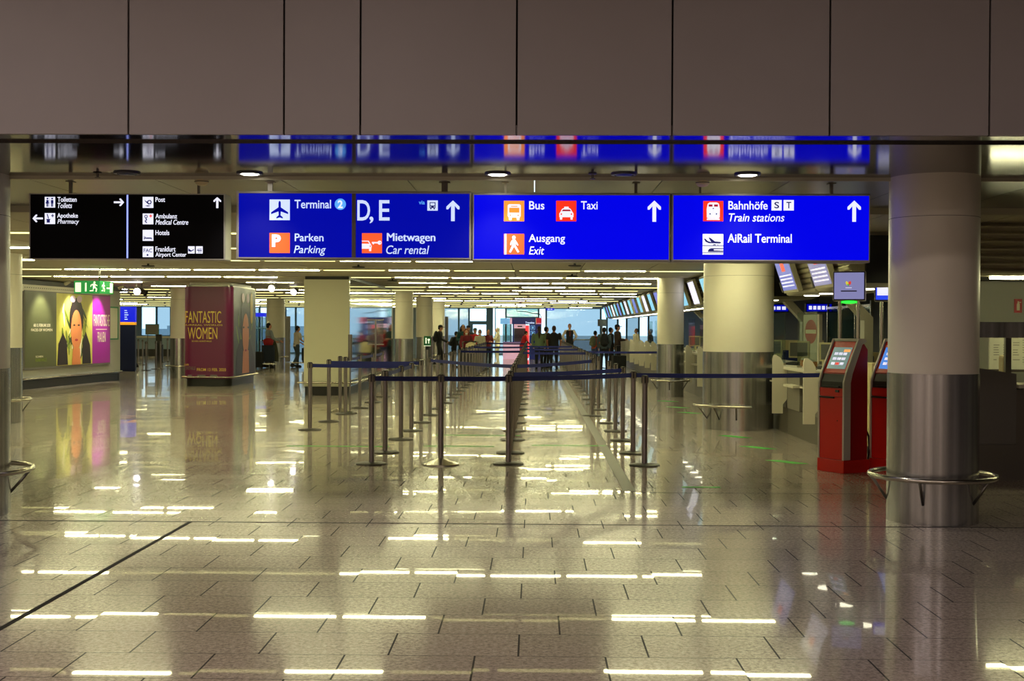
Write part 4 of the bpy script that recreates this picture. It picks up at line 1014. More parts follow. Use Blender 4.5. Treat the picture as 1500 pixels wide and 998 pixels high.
# no-entry board
q = yp(1188, 486, 19.6); t = thing('no_entry_board', 'white board with a red no-entry disc behind the check-in desks', 'sign board', (q.x, 19.6, 0), -1.3)
MB('counter_white').box(-.26, .26, 0, .06, .0, 1.75, .01).build('board', t)
fc = Face((0, 0, q.z), (1, 0, 0), (0, 0, 1), (0, -1, 0)); m = MB('ban_red'); oval(m, fc, 0, 0, .19, .19, .002, n=36); m.m('ad_cream'); rect(m, fc, -.17, -.03, .17, .03, .004); m.build('disc', t)
# ================================================================== CANOPY OVER THE DESKS
BAY = 1.95; XCN = 3.62
def canopy():
    t = thing('desk_canopy', 'x', 'canopy')
    P = []; n = 9
    for k in range(n):
        z = .60*k/n; x = .12-.20*k/n
        P += [(x, z), (x-.035, z+.012), (x-.05, z+.045)]
    P += [(-.08, .60), (.12, .638), (1.0, .638), (1.0, .05), (.9, 0)]
    MB('canopy').prism([(x, -BAY/2+.05, z) for x, z in P], (0, BAY-.1, 0)).build('ribbed_body', t)
    MB('black_plastic').box(.2, .95, -BAY/2, -BAY/2+.05, .05, .6).build('joint_gap', t)
    for x, y in ((.35, -.45), (.35, .5)): MB('lamp_warm').lathe([(.10, -.012), (.11, -.004), (.11, .004)], x, y, 24).build('underside_light', t)
    return t
def screen(m, logo):
    t = thing('flight_display', 'x', 'display screen')
    T = Matrix.Rotation(math.atan2(.20, .60)*-1, 4, 'Y')
    b = MB('canopy'); b.T = T; b.box(-.04, .03, -.47, .47, -.29, .29, .006); b.build('housing', t)
    s = MB(m); s.T = T; s.box(-.046, -.04, -.44, .44, -.25, .25); 
    if logo: s.m(logo).box(-.048, -.046, -.1, .12, .02, .14); s.m('ui_white'); [s.box(-.048, -.046, -.38, .38, -.2+.05*r, -.18+.05*r) for r in range(4)]
    s.build('screen', t)
    b = MB('black_plastic'); b.T = T; b.box(-.05, .02, .475, .55, -.27, -.12, .004); b.build('speaker_box', t)
    return t
cn = canopy(); SM = ['screen_cyan', 'screen_lilac', 'screen_periwinkle', 'screen_cyan', 'screen_white', 'screen_cyan', 'screen_cyan', 'screen_white']
sp_ = {}
def canopy_post():
    t = thing('canopy_post', 'x', 'post')
    MB('canopy').prism([(.62, -.11, .7), (.74, -.11, .7), (.74, -.11, 1.68), (.45, -.11, 1.99), (.30, -.11, 1.99), (.62, -.11, 1.64)], (0, .22, 0)).build('bent_head', t)
    MB('canopy').box(.58, .78, -.13, .13, 0, .7, .01).build('foot_casing', t)
    return t
cpp = canopy_post()
for q, k in enumerate((2, 4, 7, 10, 13)):
    l = (XCN+.32, 13.25+BAY*k, 0); lab = f'bent olive canopy post behind the check-in desks, {ORD[q+1]} from the viewer'
    o = cpp if q == 0 else dup(cpp, l, 0, lab)
    o.location = l; o['label'] = lab; o['group'] = 'bent posts carrying the canopy'
for k in range(25):
    if k in (0, 3): continue
    y = 13.25+BAY*k; lab = f'ribbed canopy bay, {ORD[k if k < 3 else k-1]} from the viewer over the check-in desks'
    o = cn if k == 1 else dup(cn, (XCN, y, 2.0), 0, lab)
    o.location = (XCN, y, 2.0); o['label'] = lab; o['group'] = 'canopy bays over the check-in desks'
    if k == 0: continue
    m = SM[k] if k < 8 else ('screen_cyan', 'screen_white', 'screen_cyan', 'screen_periwinkle')[k % 4]
    key = (m, 'ui_red' if k in (1, 2) else None)
    lab = f'tilted flight display on the canopy, {ORD[k if k < 3 else k-1]} from the viewer'; l = (XCN-.10, y, 2.31)
    if key not in sp_: sp_[key] = o = screen(*key); o.location = l; o['label'] = lab
    else: o = dup(sp_[key], l, 0, lab)
    o['group'] = 'flight displays on the canopy'
# lit gate signs behind the desks
for k, (px, py, Y, n) in enumerate(((1200, 451, 24, 5), (1141, 451.5, 27, 3))):
    q = yp(px, py, Y); wd = .26 if k == 0 else .22
    t = thing('gate_sign', ('wide' if k == 0 else 'short')+' dark blue lit sign with white marks hanging behind the check-in desks', 'hanging sign', (q.x, Y, q.z))
    MB('black_plastic').box(-wd, wd, 0, .12, -.09, .09, .005).build('housing', t)
    m = MB('sign_blue_deep').box(-wd+.02, wd-.02, -.003, 0, -.07, .07).m('screen_white')
    for j in range(n): m.box(-wd+.06+j*(2*wd-.1)/n, -wd+.05+(j+.82)*(2*wd-.1)/n, -.006, -.003, -.035, .035)
    m.build('light_panel', t); MB('hanger_grey').tube([(0, .06, .09), (0, .06, ZC-q.z)], .012, 8).build('hanger', t)
# bright partitions and a grey back wall behind the desks
struct(MB('dark_wall').box(7.5, 7.6, 14, 70, 0, 2.64).build('wall_right', base=False), 'dark wall behind the check-in desks', 'wall')
t = thing('glass_partition', 'tall clear glass partition standing behind the check-in desks', 'partition', (5.6, 22, 0))
MB('pane_teal').box(-.01, .01, -1.5, 1.5, .05, 1.9).build('pane', t)
f = MB('rail_steel')
for y in (-1.5, -.5, .5, 1.5): f.box(-.02, .02, y-.02, y+.02, 0, 2.0)
f.box(-.02, .02, -1.5, 1.5, 1.9, 1.94); f.build('frame', t)
for k, (x, y, h, m, lab) in enumerate(((5.1, 19.9, 1.15, 'plastic_cream', 'low cream cabinet behind the nearest check-in desk'), (5.3, 24.5, 1.3, 'plastic_cream', 'taller cream cabinet farther behind the check-in desks'), (4.55, 15.4, 1.1, 'plastic_cream', 'cream cabinet behind the red check-in machines'))):
    t = thing('cabinet', lab, 'cabinet', (x, y, 0)); MB(m).box(-.4, .4, -.25, .25, .06, h, .01).build('body', t); MB('dark_grey').box(-.36, .36, -.22, .22, 0, .06).build('plinth', t)
    for s in (-1, 1): MB(m).box(s*.2-.18, s*.2+.18, -.268, -.25, .1, h-.04, .004).m('steel_dark').box(s*.05-.01, s*.05+.01, -.285, -.268, h*.55, h*.55+.12).build('door', t)
# ================================================================== RIGHT-HAND SERVICE COUNTER
Y = 12.4
def X(px, YY=Y): return yp(px, 560, YY).x
z0 = yp(1431, 539, Y).z; z1 = yp(1489, 548, Y).z
t = thing('service_counter', 'grey panelled service counter at the right edge behind the front column', 'counter', (X(1470), Y, 0)); o_ = X(1470)
MB('mid_grey').prism([(X(1395)-o_, 0, .37), (X(1489)-o_, 0, .37), (X(1489)-o_, 0, z1), (X(1431)-o_, 0, z0), (X(1395)-o_, 0, z0+.01)], (0, .06, 0)).build('front_panel', t)
MB('counter_stone').box(X(1395)-o_, X(1489)-o_, .0, .5, 0, .365).build('plinth', t)
MB('counter_stone').box(X(1490)-o_, 3.2, .02, .5, 0, .92).build('side_counter', t)
MB('counter_white').box(X(1490)-o_, 3.2, -.04, .5, .93, .97, .006).build('worktop', t)
t2 = thing('overhead_beam', 'brushed metal beam on a thin post above the service counter', 'beam', (X(1477, 13.0), 13.0, 0))
a = yp(1470, 495, 13).z; b = yp(1470, 472, 13).z; o_ = t2.location.x
MB('steel').box(X(1400, 13)-o_, 3.0, -.03, .08, a, b, .004).build('header', t2)
MB('steel_dark').box(-.03, .03, 0, .05, 0, a).build('post', t2)
t = thing('notice_board', 'white board of printed notices behind the service counter', 'notice board', (X(1490, 14.2), 14.2, 0)); o_ = t.location.x
za, zb = yp(1470, 541, 14.2).z, yp(1470, 492, 14.2).z
MB('paper').box(X(1449, 14.2)-o_, 1.4, 0, .03, za, zb).build('board', t)
m = MB('mid_grey'); rng = random.Random(2)
for c in range(9):
    for r in range(12):
        if rng.random() < .75: x = X(1455, 14.2)-o_+c*.11; m.box(x, x+.03+.05*rng.random(), -.004, 0, za+.05+r*.028, za+.056+r*.028)
m.build('printed_lines', t)
MB('rail_steel').box(X(1445, 14.2)-o_, 1.4, -.1, .02, za-.03, za).build('ledge', t)
MB('steel_dark').box(-.25, -.21, .03, .07, 0, za).box(.8, .84, .03, .07, 0, za).build('leg', t)
t = thing('office_chair', 'cream high-backed chair at the right picture edge', 'chair', (X(1503, 13.4), 13.4, 0), 1.3)
MB('black_plastic').cyl(0, 0, .05, .44, .03, 12).build('column', t)
MB('plastic_cream').box(-.24, .24, -.24, .24, .44, .52, .03).build('seat', t); MB('plastic_cream').box(-.22, .22, .19, .26, .52, 1.24, .03).build('backrest', t)
lg = MB('black_plastic')
for q in range(5): lg.cap((0, 0, .07), (.27*math.cos(2*PI*q/5), .27*math.sin(2*PI*q/5), .035), .025, .018, 8)
lg.build('star_base', t)
# ribbed overhead block
Y = 13.0; za, zb = yp(1460, 404, Y).z, ZC-.003
t = thing('overhead_canopy', 'ribbed olive overhead canopy at the far right with a light tube below', 'canopy', (X(1460, Y), Y, 0)); o_ = t.location.x
m = MB('canopy'); n = 7; P = []
for k in range(n):
    z = za+(zb-za)*k/n; P += [(0, z), (-.05, z+.03), (-.05, z+.045), (0, z+(zb-za)/n*.95)]
P += [(0, zb), (.3, zb), (.3, za)]
m.prism([(4.55-o_, y, z) for y, z in P], (4.3, 0, 0)).build('ribbed_front', t)
MB('dark_grey').box(4.55-o_, 8.85-o_, .3, 2.4, za+.04, zb).build('body', t)
MB('strip_white').tube([(X(1455, Y)-o_, .12, za-.018), (3.6, .12, za-.018)], .016, 10).build('light_tube', t)
struct(MB('wall_paint').box(5.62, 9.0, 16.2, 16.3, 0, 2.64).m('dark_wall').box(4.9, 5.6, 16.25, 16.35, 0, 2.64).build('wall_side', base=False), 'grey wall behind the service counter', 'wall')
q = yp(1491.5, 446, 16.19); t = thing('fire_sign', 'small red fire extinguisher sign on the grey wall at far right', 'sign', (q.x, 16.195, q.z))
MB('ban_red').box(-.05, .05, -.006, .004, -.11, .07).build('plate', t); fc = Face((0, -.006, 0), (1, 0, 0), (0, 0, 1), (0, -1, 0)); m = MB('ad_cream'); poly(m, fc, [(-.02, -.08), (.02, -.08), (.02, .0), (.01, .02), (.01, .04), (-.01, .04), (-.01, .02), (-.02, 0)]); rect(m, fc, .012, .02, .035, .03); m.build('pictogram', t)

# ================================================================== FAR END: BOOTH, SIGNS, LEFT COUNTER
Y = 60.0; bx = lambda p: yp(p, 480, Y).x; bz = lambda p: yp(762, p, Y).z
t = thing('exchange_booth', 'navy and red currency exchange booth at the far end of the queue', 'booth', (bx(764), Y, 0)); o_ = bx(764)
MB('booth_navy').box(bx(750)-o_, bx(785)-o_, -.05, .1, bz(475), bz(465.8)).box(bx(750)-o_, bx(793)-o_, .1, 2.0, bz(475), bz(465.8)).build('fascia', t)
MB('booth_red').box(bx(785.3)-o_, bx(793.5)-o_, -.06, .1, bz(475), bz(465.8)).m('ad_cream').box(bx(784.8)-o_, bx(785.3)-o_, -.06, .1, bz(475), bz(465.8)).build('fascia_block', t)
fc = Face((0, -.05, 0), (1, 0, 0), (0, 0, 1), (0, -1, 0)); m = MB('letter_pale'); text(m, fc, 'Travelex', bx(769.5)-o_, bz(474.3), bx(783)-o_, bz(471.3), .02); m.build('lettering', t)
fc = Face((0, -.06, 0), (1, 0, 0), (0, 0, 1), (0, -1, 0)); m = MB('letter_pale'); text(m, fc, 'exchange', bx(786)-o_, bz(474.6), bx(792.8)-o_, bz(473.3), .02); m.build('lettering', t)
MB('booth_pale').box(bx(733)-o_, bx(747)-o_, -.02, .6, bz(474.8), bz(466.5)).m('booth_pink').box(bx(747)-o_, bx(749.8)-o_, -.05, .6, bz(474.8), bz(465.8)).build('side_sign', t)
MB('booth_navy').box(bx(751)-o_, bx(753)-o_, 0, .1, 0, bz(475)).box(bx(775.5)-o_, bx(793)-o_, 0, 1.0, 0, bz(475)).build('wall_panel', t)
fc = Face((0, 0, 0), (1, 0, 0), (0, 0, 1), (0, -1, 0)); m = MB('booth_pale')
for a, b in ((477, 483), (485, 491)):
    for r in ((777.2, a, 783.6, a+.5), (777.2, b-.5, 783.6, b), (777.2, a, 777.7, b), (783.1, a, 783.6, b), (779, a+1.5, 781.8, b-1.5)): rect(m, fc, bx(r[0])-o_, bz(r[3]), bx(r[2])-o_, bz(r[1]), .004, .003)
m.build('pictogram', t)
MB('booth_pink').box(bx(753)-o_, bx(770)-o_, .0, .06, bz(481), bz(475.2)).m('ui_dark').box(bx(758)-o_, bx(765)-o_, -.004, 0, bz(479.2), bz(477.4)).build('price_panel', t)
MB('pane_blue').box(bx(753)-o_, bx(770)-o_, .02, .04, bz(500), bz(481.5)).build('window_pane', t)
MB('counter_grey').box(bx(753)-o_, bx(770)-o_, .5, .7, 0, bz(475)).build('back_panel', t)
MB('booth_pink').box(bx(737)-o_, bx(770)-o_, -.1, .5, 0, bz(501)).m('booth_navy').box(bx(737)-o_, bx(770)-o_, -.12, .5, bz(502.2), bz(501)).build('counter', t)
MB('booth_redlight').box(bx(770)-o_, bx(775)-o_, -.03, .3, .05, bz(477)).build('light_column', t)
MB('pane_teal').box(bx(737.5)-o_, bx(747)-o_, .1, .12, bz(500), bz(475)).m('facade_frame').box(bx(736.5)-o_, bx(737.5)-o_, .05, .15, bz(501), bz(475)).box(bx(747)-o_, bx(749.5)-o_, .05, .15, bz(501), bz(475)).build('side_window', t)
pts = [yp(757, 456, 61), yp(770, 456.5, 61), yp(780, 459.3, 61), yp(788, 459.5, 61), yp(791.5, 461, 61), yp(792.5, 465.6, 61)]
tag(MB('black_plastic').tube([pts[0]+Vector((0, 0, ZC-pts[0].z))]+pts, .02, 8).build('cable'), 'dark cable looping from the ceiling to the exchange booth', 'cable')
q = yp(806, 453.2, 58); t = thing('hanging_sign', 'tiny blue sign under the ceiling above the pale blue far wall', 'hanging sign', (q.x, 58, q.z)); MB('board_blue').box(-.19, .19, 0, .06, -.05, .05, .004).m('letter_pale').box(-.12, -.02, -.004, 0, -.02, .02).box(.02, .1, -.004, 0, -.02, .02).build('light_panel', t); MB('hanger_grey').tube([(0, .03, .05), (0, .03, ZC-q.z)], .012, 6).build('hanger', t)
q = gp(882, 540); Y = 47.0; qz = lambda p: yp(882, p, Y).z; qx = yp(882, 480, Y).x
t = thing('sign_stand', 'grey sign board on a thin pole left of the dark-haired travellers by the desks', 'sign stand', (qx, Y, 0)); MB('post_base').lathe([(.16, 0), (.16, .012), (.02, .03)], n=24).build('base', t); MB('post_metal').cyl(0, 0, .01, qz(470), .02, 12).build('pole', t); MB('facade_grey').box(-.17, .17, -.02, -.005, qz(478), qz(468)).m('mid_grey').box(-.17, -.09, -.024, -.02, qz(478), qz(468)).build('sign_board', t)
# blue information board and counter far left
Y = 41.0; lx = lambda p, YY=41.0: yp(p, 480, YY).x; lz = lambda p, YY=41.0: yp(190, p, YY).z
t = thing('information_board', 'tall blue information board with an orange strip beside the poster wall end', 'information board', (lx(186), Y, 0)); o_ = lx(186)
MB('board_navy').box(lx(172)-o_, lx(198)-o_, 0, .15, 0, lz(476), .01).build('body', t)
MB('board_blue').box(lx(172)-o_, lx(198)-o_, -.002, .15, lz(472), lz(449.5)).m('letter_pale')
m = MB('board_blue').box(lx(172)-o_, lx(198)-o_, -.003, .152, lz(472), lz(449.5))
m.m('letter_pale')
for r in range(5): m.box(lx(182.5)-o_, lx(186+r % 3)-o_, -.006, -.003, lz(455.6+3.2*r), lz(454.6+3.2*r))
m.build('blue_panel', t); MB('board_orange').box(lx(172)-o_, lx(198)-o_, -.003, .152, lz(476), lz(472)).build('orange_strip', t)
Y = 62.0
t = thing('counter', 'long pale counter with a dark kick strip in front of the far left windows', 'counter', (lx(222, Y), Y, 0)); o_ = lx(222, Y)
zz = lambda p: yp(222, p, Y).z
MB('facade_grey').box(lx(186, Y)-o_, lx(250, Y)-o_, 0, .6, zz(511.5), zz(495)).build('body', t); MB('dark_grey').box(lx(186, Y)-o_, lx(250, Y)-o_, .03, .6, 0, zz(511.5)).build('plinth', t); MB('counter_white').box(lx(186, Y)-o_-.05, lx(250, Y)-o_, -.06, .65, zz(495), zz(492.8)).build('worktop', t)
Y = 52.0; zz = lambda p: yp(234, p, Y).z
t = thing('information_terminal', 'black upright terminal in front of the far left counter', 'terminal', (lx(234.5, Y), Y, 0))
MB('black_plastic').box(-.12, .12, -.08, .08, .03, .75, .01).box(-.2, .2, -.18, .18, 0, .03, .01).build('pedestal', t); MB('black_plastic').box(-.15, .1, -.12, -.02, .72, 1.18, .015).m('recess_dark').box(-.12, .07, -.124, -.12, .80, 1.12).build('screen_head', t)
Y = 56.0; zz = lambda p: yp(223, p, Y).z; o_ = lx(223, Y)
t = thing('display_board', 'grey green framed board above the far left counter', 'board', (o_, Y, 0)); MB('notice_green').box(lx(213, Y)-o_, lx(232.5, Y)-o_, 0, .06, zz(490.5), zz(475)).m('counter_grey').box(lx(213.8, Y)-o_, lx(232, Y)-o_, -.01, 0, zz(489.8), zz(475.8)).build('panel', t)
for s in (-.22, .22): MB('steel_dark').cyl(s, .03, 0, zz(490), .02, 10).build('leg', t)
Y = 55.0; o_ = lx(384, Y); zz = lambda p: yp(384, p, Y).z
t = thing('shelf_unit', 'blue topped glazed unit seen left of the grey-shirted traveller', 'display unit', (o_, Y, 0)); MB('board_blue').box(lx(374, Y)-o_, lx(387, Y)-o_, 0, .5, zz(464), zz(458.5)).build('top_sign', t); MB('pane_blue').box(lx(374, Y)-o_, lx(389, Y)-o_, .1, .12, 0.1, zz(464.5)).build('pane', t)
f = MB('facade_frame')
for p_ in (374, 377.5, 383, 389): f.box(lx(p_, Y)-o_-.02, lx(p_, Y)-o_+.02, .06, .16, 0, zz(464))
f.box(lx(374, Y)-o_, lx(389, Y)-o_, .06, .16, zz(482), zz(480)).build('frame', t)
Y = 53.0; o_ = lx(421, Y); zz = lambda p: yp(421, p, Y).z
t = thing('door_leaf', 'grey door standing open beside the pale column at left', 'door', (o_, Y, 0)); MB('mid_grey').box(lx(417, Y)-o_, lx(425, Y)-o_, 0, .06, .01, zz(463.5), .005).build('leaf', t); MB('steel_dark').box(lx(423.6, Y)-o_, lx(424.4, Y)-o_, -.05, 0, .98, 1.1).build('handle', t)
Y = 54.5; o_ = yp(654.5, 480, Y).x; zz = lambda p: yp(654, p, Y).z
t = thing('door_leaf', 'grey door behind the last pale column left of the queue', 'door', (o_, Y, 0)); MB('mid_grey').box(yp(651.8, 480, Y).x-o_, yp(656.5, 480, Y).x-o_, 0, .06, .01, zz(464), .005).build('leaf', t); MB('steel_dark').box(-.08, -.05, -.05, 0, .98, 1.1).build('handle', t)
# ================================================================== PEOPLE
def union(mb, name, parent, voxel=.014, smooth=3):
    """melt overlapping volumes into one continuous surface"""
    bmesh.ops.recalc_face_normals(mb.bm, faces=mb.bm.faces)
    me = bpy.data.meshes.new('tmp'); mb.bm.to_mesh(me); mb.bm.free()
    o = bpy.data.objects.new('tmp', me); C.objects.link(o)
    r = o.modifiers.new('r', 'REMESH'); r.mode = 'VOXEL'; r.voxel_size = voxel; r.use_smooth_shade = True
    if smooth: s = o.modifiers.new('s', 'SMOOTH'); s.iterations = smooth; s.factor = .5
    bpy.context.view_layer.update(); dg = bpy.context.evaluated_depsgraph_get()
    m2 = bpy.data.meshes.new_from_object(o.evaluated_get(dg)); bpy.data.objects.remove(o); bpy.data.meshes.remove(me)
    m2.name = name; m2.materials.clear()
    for n in mb.mats[:1]: m2.materials.append(MATS[n])
    x = bpy.data.objects.new(name, m2); C.objects.link(x); x.parent = parent
    return x
t_lean = {}
def person(px, foot, H, face, label, top, legs, hair='hair_black', skin='skin', sleeves='long', lean=0., pose='stand', hairlong=0, mask=False, cap=None, vest=None, coat=0, Y=None, suit=False, bulk=1., shoe='shoe_black', tie=False):
    """px, foot: where the feet stand; face: heading, 0 looks at the viewer, PI away, +PI/2 to the right"""
    if Y is None: g = gp(px, foot); x, y = g.x, g.y
    else: y = Y; x = yp(px, 480, Y).x
    t = thing('person', label, 'person', (x, y, 0), face)
    k = H/1.735
    Rl = Matrix.Rotation(lean, 3, 'X'); piv = Vector((0, 0, .93))
    def U(p): return (piv+Rl @ (Vector(p)-piv))*k          # upper body follows the lean
    def Q(p): return Vector(p)*k
    J = {}
    for s in (-1, 1):
        J['sh', s] = (.185*s*bulk, 0, 1.40); J['el', s] = (.235*s*bulk, .02, 1.13); J['wr', s] = (.235*s, -.05, .89)
        J['hip', s] = (.09*s, 0, .90); J['kn', s] = (.105*s, -.02, .49); J['an', s] = (.11*s, .02, .09)
    if pose == 'walk':
        J['kn', 1] = (.10, -.16, .51); J['an', 1] = (.10, -.22, .10); J['kn', -1] = (-.10, .03, .48); J['an', -1] = (-.10, .33, .16)
        J['wr', 1] = (.23, .12, .92); J['wr', -1] = (-.23, -.18, .95)
    if pose == 'push':
        for s in (-1, 1): J['el', s] = (.24*s, -.08, 1.15); J['wr', s] = (.21*s, -.36, 1.04)
        J['kn', 1] = (.10, -.12, .50); J['an', 1] = (.10, -.12, .09); J['an', -1] = (-.10, .22, .11)
    if pose == 'hold':
        for s in (-1, 1): J['el', s] = (.24*s, -.03, 1.13); J['wr', s] = (.09*s, -.27, 1.14)
    if pose == 'reach':
        J['el', 1] = (.24, -.16, 1.22); J['wr', 1] = (.16, -.42, 1.18); J['el', -1] = (-.24, -.12, 1.18); J['wr', -1] = (-.13, -.36, 1.10)
    if pose == 'hips':
        for s in (-1, 1): J['el', s] = (.33*s, .06, 1.16); J['wr', s] = (.22*s, .08, .98)
    b = MB(skin)
    def ell_ring(z, rx, ry, y=0, up=True, n=18): 
        return [(U if up else Q)((rx*math.cos(2*PI*q/n), y+ry*math.sin(2*PI*q/n), z)) for q in range(n)]
    b.rings([ell_ring(*r) for r in ((.84, .145, .10), (.95, .155, .105), (1.08, .132, .095), (1.25, .155, .11), (1.37, .175, .105), (1.43, .11, .08), (1.47, .058, .06), (1.56, .052, .055))])
    b.ell(U((0, -.01, 1.625)), Vector((.074, .094, .112))*k, 18, 12); b.ell(U((0, -.045, 1.565)), Vector((.052, .058, .052))*k, 14, 9)
    b.ell(U((0, -.106, 1.605)), Vector((.013, .02, .024))*k, 8, 6); b.ell(U((0, -.098, 1.565)), Vector((.024, .012, .009))*k, 8, 6)
    for s in (-1, 1):
        b.ell(U((.076*s, .005, 1.61)), Vector((.012, .02, .032))*k, 8, 6)
        b.cap(U(J['sh', s]), U(J['el', s]), .048*k, .040*k); b.cap(U(J['el', s]), U(J['wr', s]), .039*k, .027*k)
        e, w = U(J['el', s]), U(J['wr', s]); d = (w-e).normalized(); sd = d.cross(Vector((s, .25, 0))).normalized(); nrm = sd.cross(d).normalized()
        pc = w+d*.055*k; b.cap(w+d*.01*k, w+d*.085*k, .024*k, .03*k)
        for f, ln in zip((-1.5, -.5, .5, 1.5), (.058, .072, .07, .056)):
            r0 = w+d*.085*k+sd*f*.0185*k; m_ = r0+(d*ln*.55-nrm*s*.008)*k; e_ = m_+(d*ln*.42-nrm*s*.022)*k
            b.tube([r0, m_, e_], [.0088*k, .0082*k, .0065*k], 8)
        th = w+d*.03*k-sd*.026*k; b.tube([th, th+(d*.03-sd*.022)*k, th+(d*.062-sd*.026)*k], [.011*k, .0095*k, .008*k], 8)
        b.cap(Q(J['hip', s]), Q(J['kn', s]), .082*k, .058*k); b.cap(Q(J['kn', s]), Q(J['an', s]), .055*k, .038*k)
        an = Q(J['an', s]); b.cap(an+Vector((0, .03, -.045))*k, an+Vector((.01*s, -.13, -.055))*k, .036*k, .03*k)
    body = union(b, 'body', t, .0105, 2)
    # clothes
    c = MB(top); g = .017
    hem = .86-coat
    if suit: hem = .86
    ring = [(hem, .165*bulk+.01*coat*4, .125)] if hem < .86 else []
    ring += [(.86, .165*bulk, .125), (.98, .165*bulk, .122), (1.1, .15*bulk, .115), (1.26, .168*bulk, .128), (1.37, .186*bulk, .122), (1.435, .125, .098), (1.475, .075, .078)]
    if hem < .86: c.rings([ell_ring(ring[0][0], ring[0][1], ring[0][2], up=False)]+[ell_ring(*r) for r in ring[1:]])
    else: c.rings([ell_ring(*r) for r in ring])
    for s in (-1, 1):
        sh, el, wr = U(J['sh', s]), U(J['el', s]), U(J['wr', s])
        if sleeves == 'long': c.cap(sh, el, (.048+g)*k*1.05, (.04+g)*k); c.cap(el, wr-(wr-el)*.06, (.039+g)*k, (.030+g*.8)*k)
        elif sleeves == 'short': c.cap(sh, sh+(el-sh)*.62, (.05+g)*k*1.05, (.047+g)*k)
        else: c.ell(sh-Vector((s*.02*k, 0, 0)), Vector((.05, .06, .05))*k, 10, 6)
    union(c, 'hooded_suit_top' if suit else ('coat' if coat else ('shirt' if sleeves != 'none' else 'waistcoat')), t, .0145, 3)
    if vest:
        c = MB(vest); c.rings([ell_ring(z, rx+.006, ry+.007) for z, rx, ry in ring if z < 1.45])
        for s in (-1, 1): c.ell(U((.12*s, 0, 1.415)), Vector((.05, .09, .04))*k, 10, 6)
        union(c, 'waistcoat', t, .0145, 2)
        if tie: MB('hair_red').prism([U((-.02, -.142, 1.42)), U((.02, -.142, 1.42)), U((.028, -.145, 1.18)), U((0, -.145, 1.14)), U((-.028, -.145, 1.18))], Vector((0, -.008, 0))*k).build('necktie', t)
    c = MB(legs)
    c.rings([ell_ring(z, rx, ry, up=False) for z, rx, ry in ((.80, .15, .115), (.90, .168*bulk, .124), (1.0, .158*bulk, .118))])
    for s in (-1, 1): c.cap(Q(J['hip', s]), Q(J['kn', s]), .098*k, .072*k); c.cap(Q(J['kn', s]), Q(J['an', s]), .068*k, .055*k)
    union(c, 'trousers', t, .0145, 3)
    for s in (-1, 1):
        an = Q(J['an', s]); c = MB(shoe); c.cap(an+Vector((0, .03, -.04))*k, an+Vector((.012*s, -.14, -.052))*k, .047*k, .038*k, 12); c.box(an.x-.045*k, an.x+.05*k, an.y-.175*k, an.y+.072*k, an.z-.09*k, an.z-.068*k, .008)
        c.build('shoe', t)
    if not suit:
        h = MB(hair); h.ell(U((0, .02, 1.655)), Vector((.083, .096, .096))*k, 18, 11); h.ell(U((0, .045, 1.605)), Vector((.078, .066, .075))*k, 14, 9)
        if hairlong == 1: h.ell(U((0, .10, 1.62)), Vector((.04, .04, .05))*k, 10, 7); h.tube([U((0, .12, 1.62)), U((0, .15, 1.5)), U((0, .14, 1.36)), U((0, .13, 1.24))], [.035*k, .05*k, .045*k, .015*k], 10)
        if hairlong == 2: 
            for s in (-1, 0, 1): h.tube([U((.06*s, .05+.02*(s == 0), 1.66)), U((.078*s, .06, 1.52)), U((.085*s, .07, 1.38))], [.05*k, .055*k, .03*k], 10)
        union(h, 'hair', t, .014, 2)
    else:
        h = MB(top); h.ell(U((0, .015, 1.64)), Vector((.092, .10, .118))*k, 18, 11); h.ell(U((0, .02, 1.5)), Vector((.10, .09, .08))*k, 14, 9); union(h, 'hood', t, .014, 2)
    if mask: MB('mask_white').ell(U((0, -.085, 1.568)), Vector((.05, .038, .04))*k, 14, 9).build('face_mask', t)
    for s in (-1, 1): MB('eye_dark').ell(U((.028*s, -.098, 1.632)), Vector((.011, .006, .006))*k, 8, 6).build('eye', body)
    if cap:
        m = MB(cap); m.ell(U((0, .01, 1.685)), Vector((.09, .105, .07))*k, 18, 10); m.ell(U((0, -.12, 1.665)), Vector((.07, .075, .012))*k, 14, 6); m.build('cap', t)
    t_lean[t.name] = lean
    return t, k, U
def backpack(pr, m, label, s=1.):
    t, k, U = pr
    M_ = Matrix.Rotation(t.rotation_euler.z, 3, 'Z')
    w_ = lambda p: t.location+M_ @ U(p)
    o = thing('backpack', label, 'backpack', w_((0, .175, 1.0)), t.rotation_euler.z); o.rotation_euler = (t_lean[t.name], 0, t.rotation_euler.z)
    b = MB(m); b.ell((0, .0, .22*k), Vector((.16*s, .10*s, .26*s))*k, 16, 10); b.box(-.14*s*k, .14*s*k, -.09*k, .07*k, .0, .36*s*k, .04*k); union(b, 'body', o, .016, 2)
    MB(m).box(-.11*s*k, .11*s*k, .07*k, .13*k, .04*k, .2*k, .02).build('pocket', o)
    for q in (-1, 1): MB('black_plastic').tube([(.09*q*k, -.07*k, .42*k), (.11*q*k, -.12*k, .46*k), (.12*q*k, -.25*k, .44*k)], .014, 8).build('strap', o)
    return o
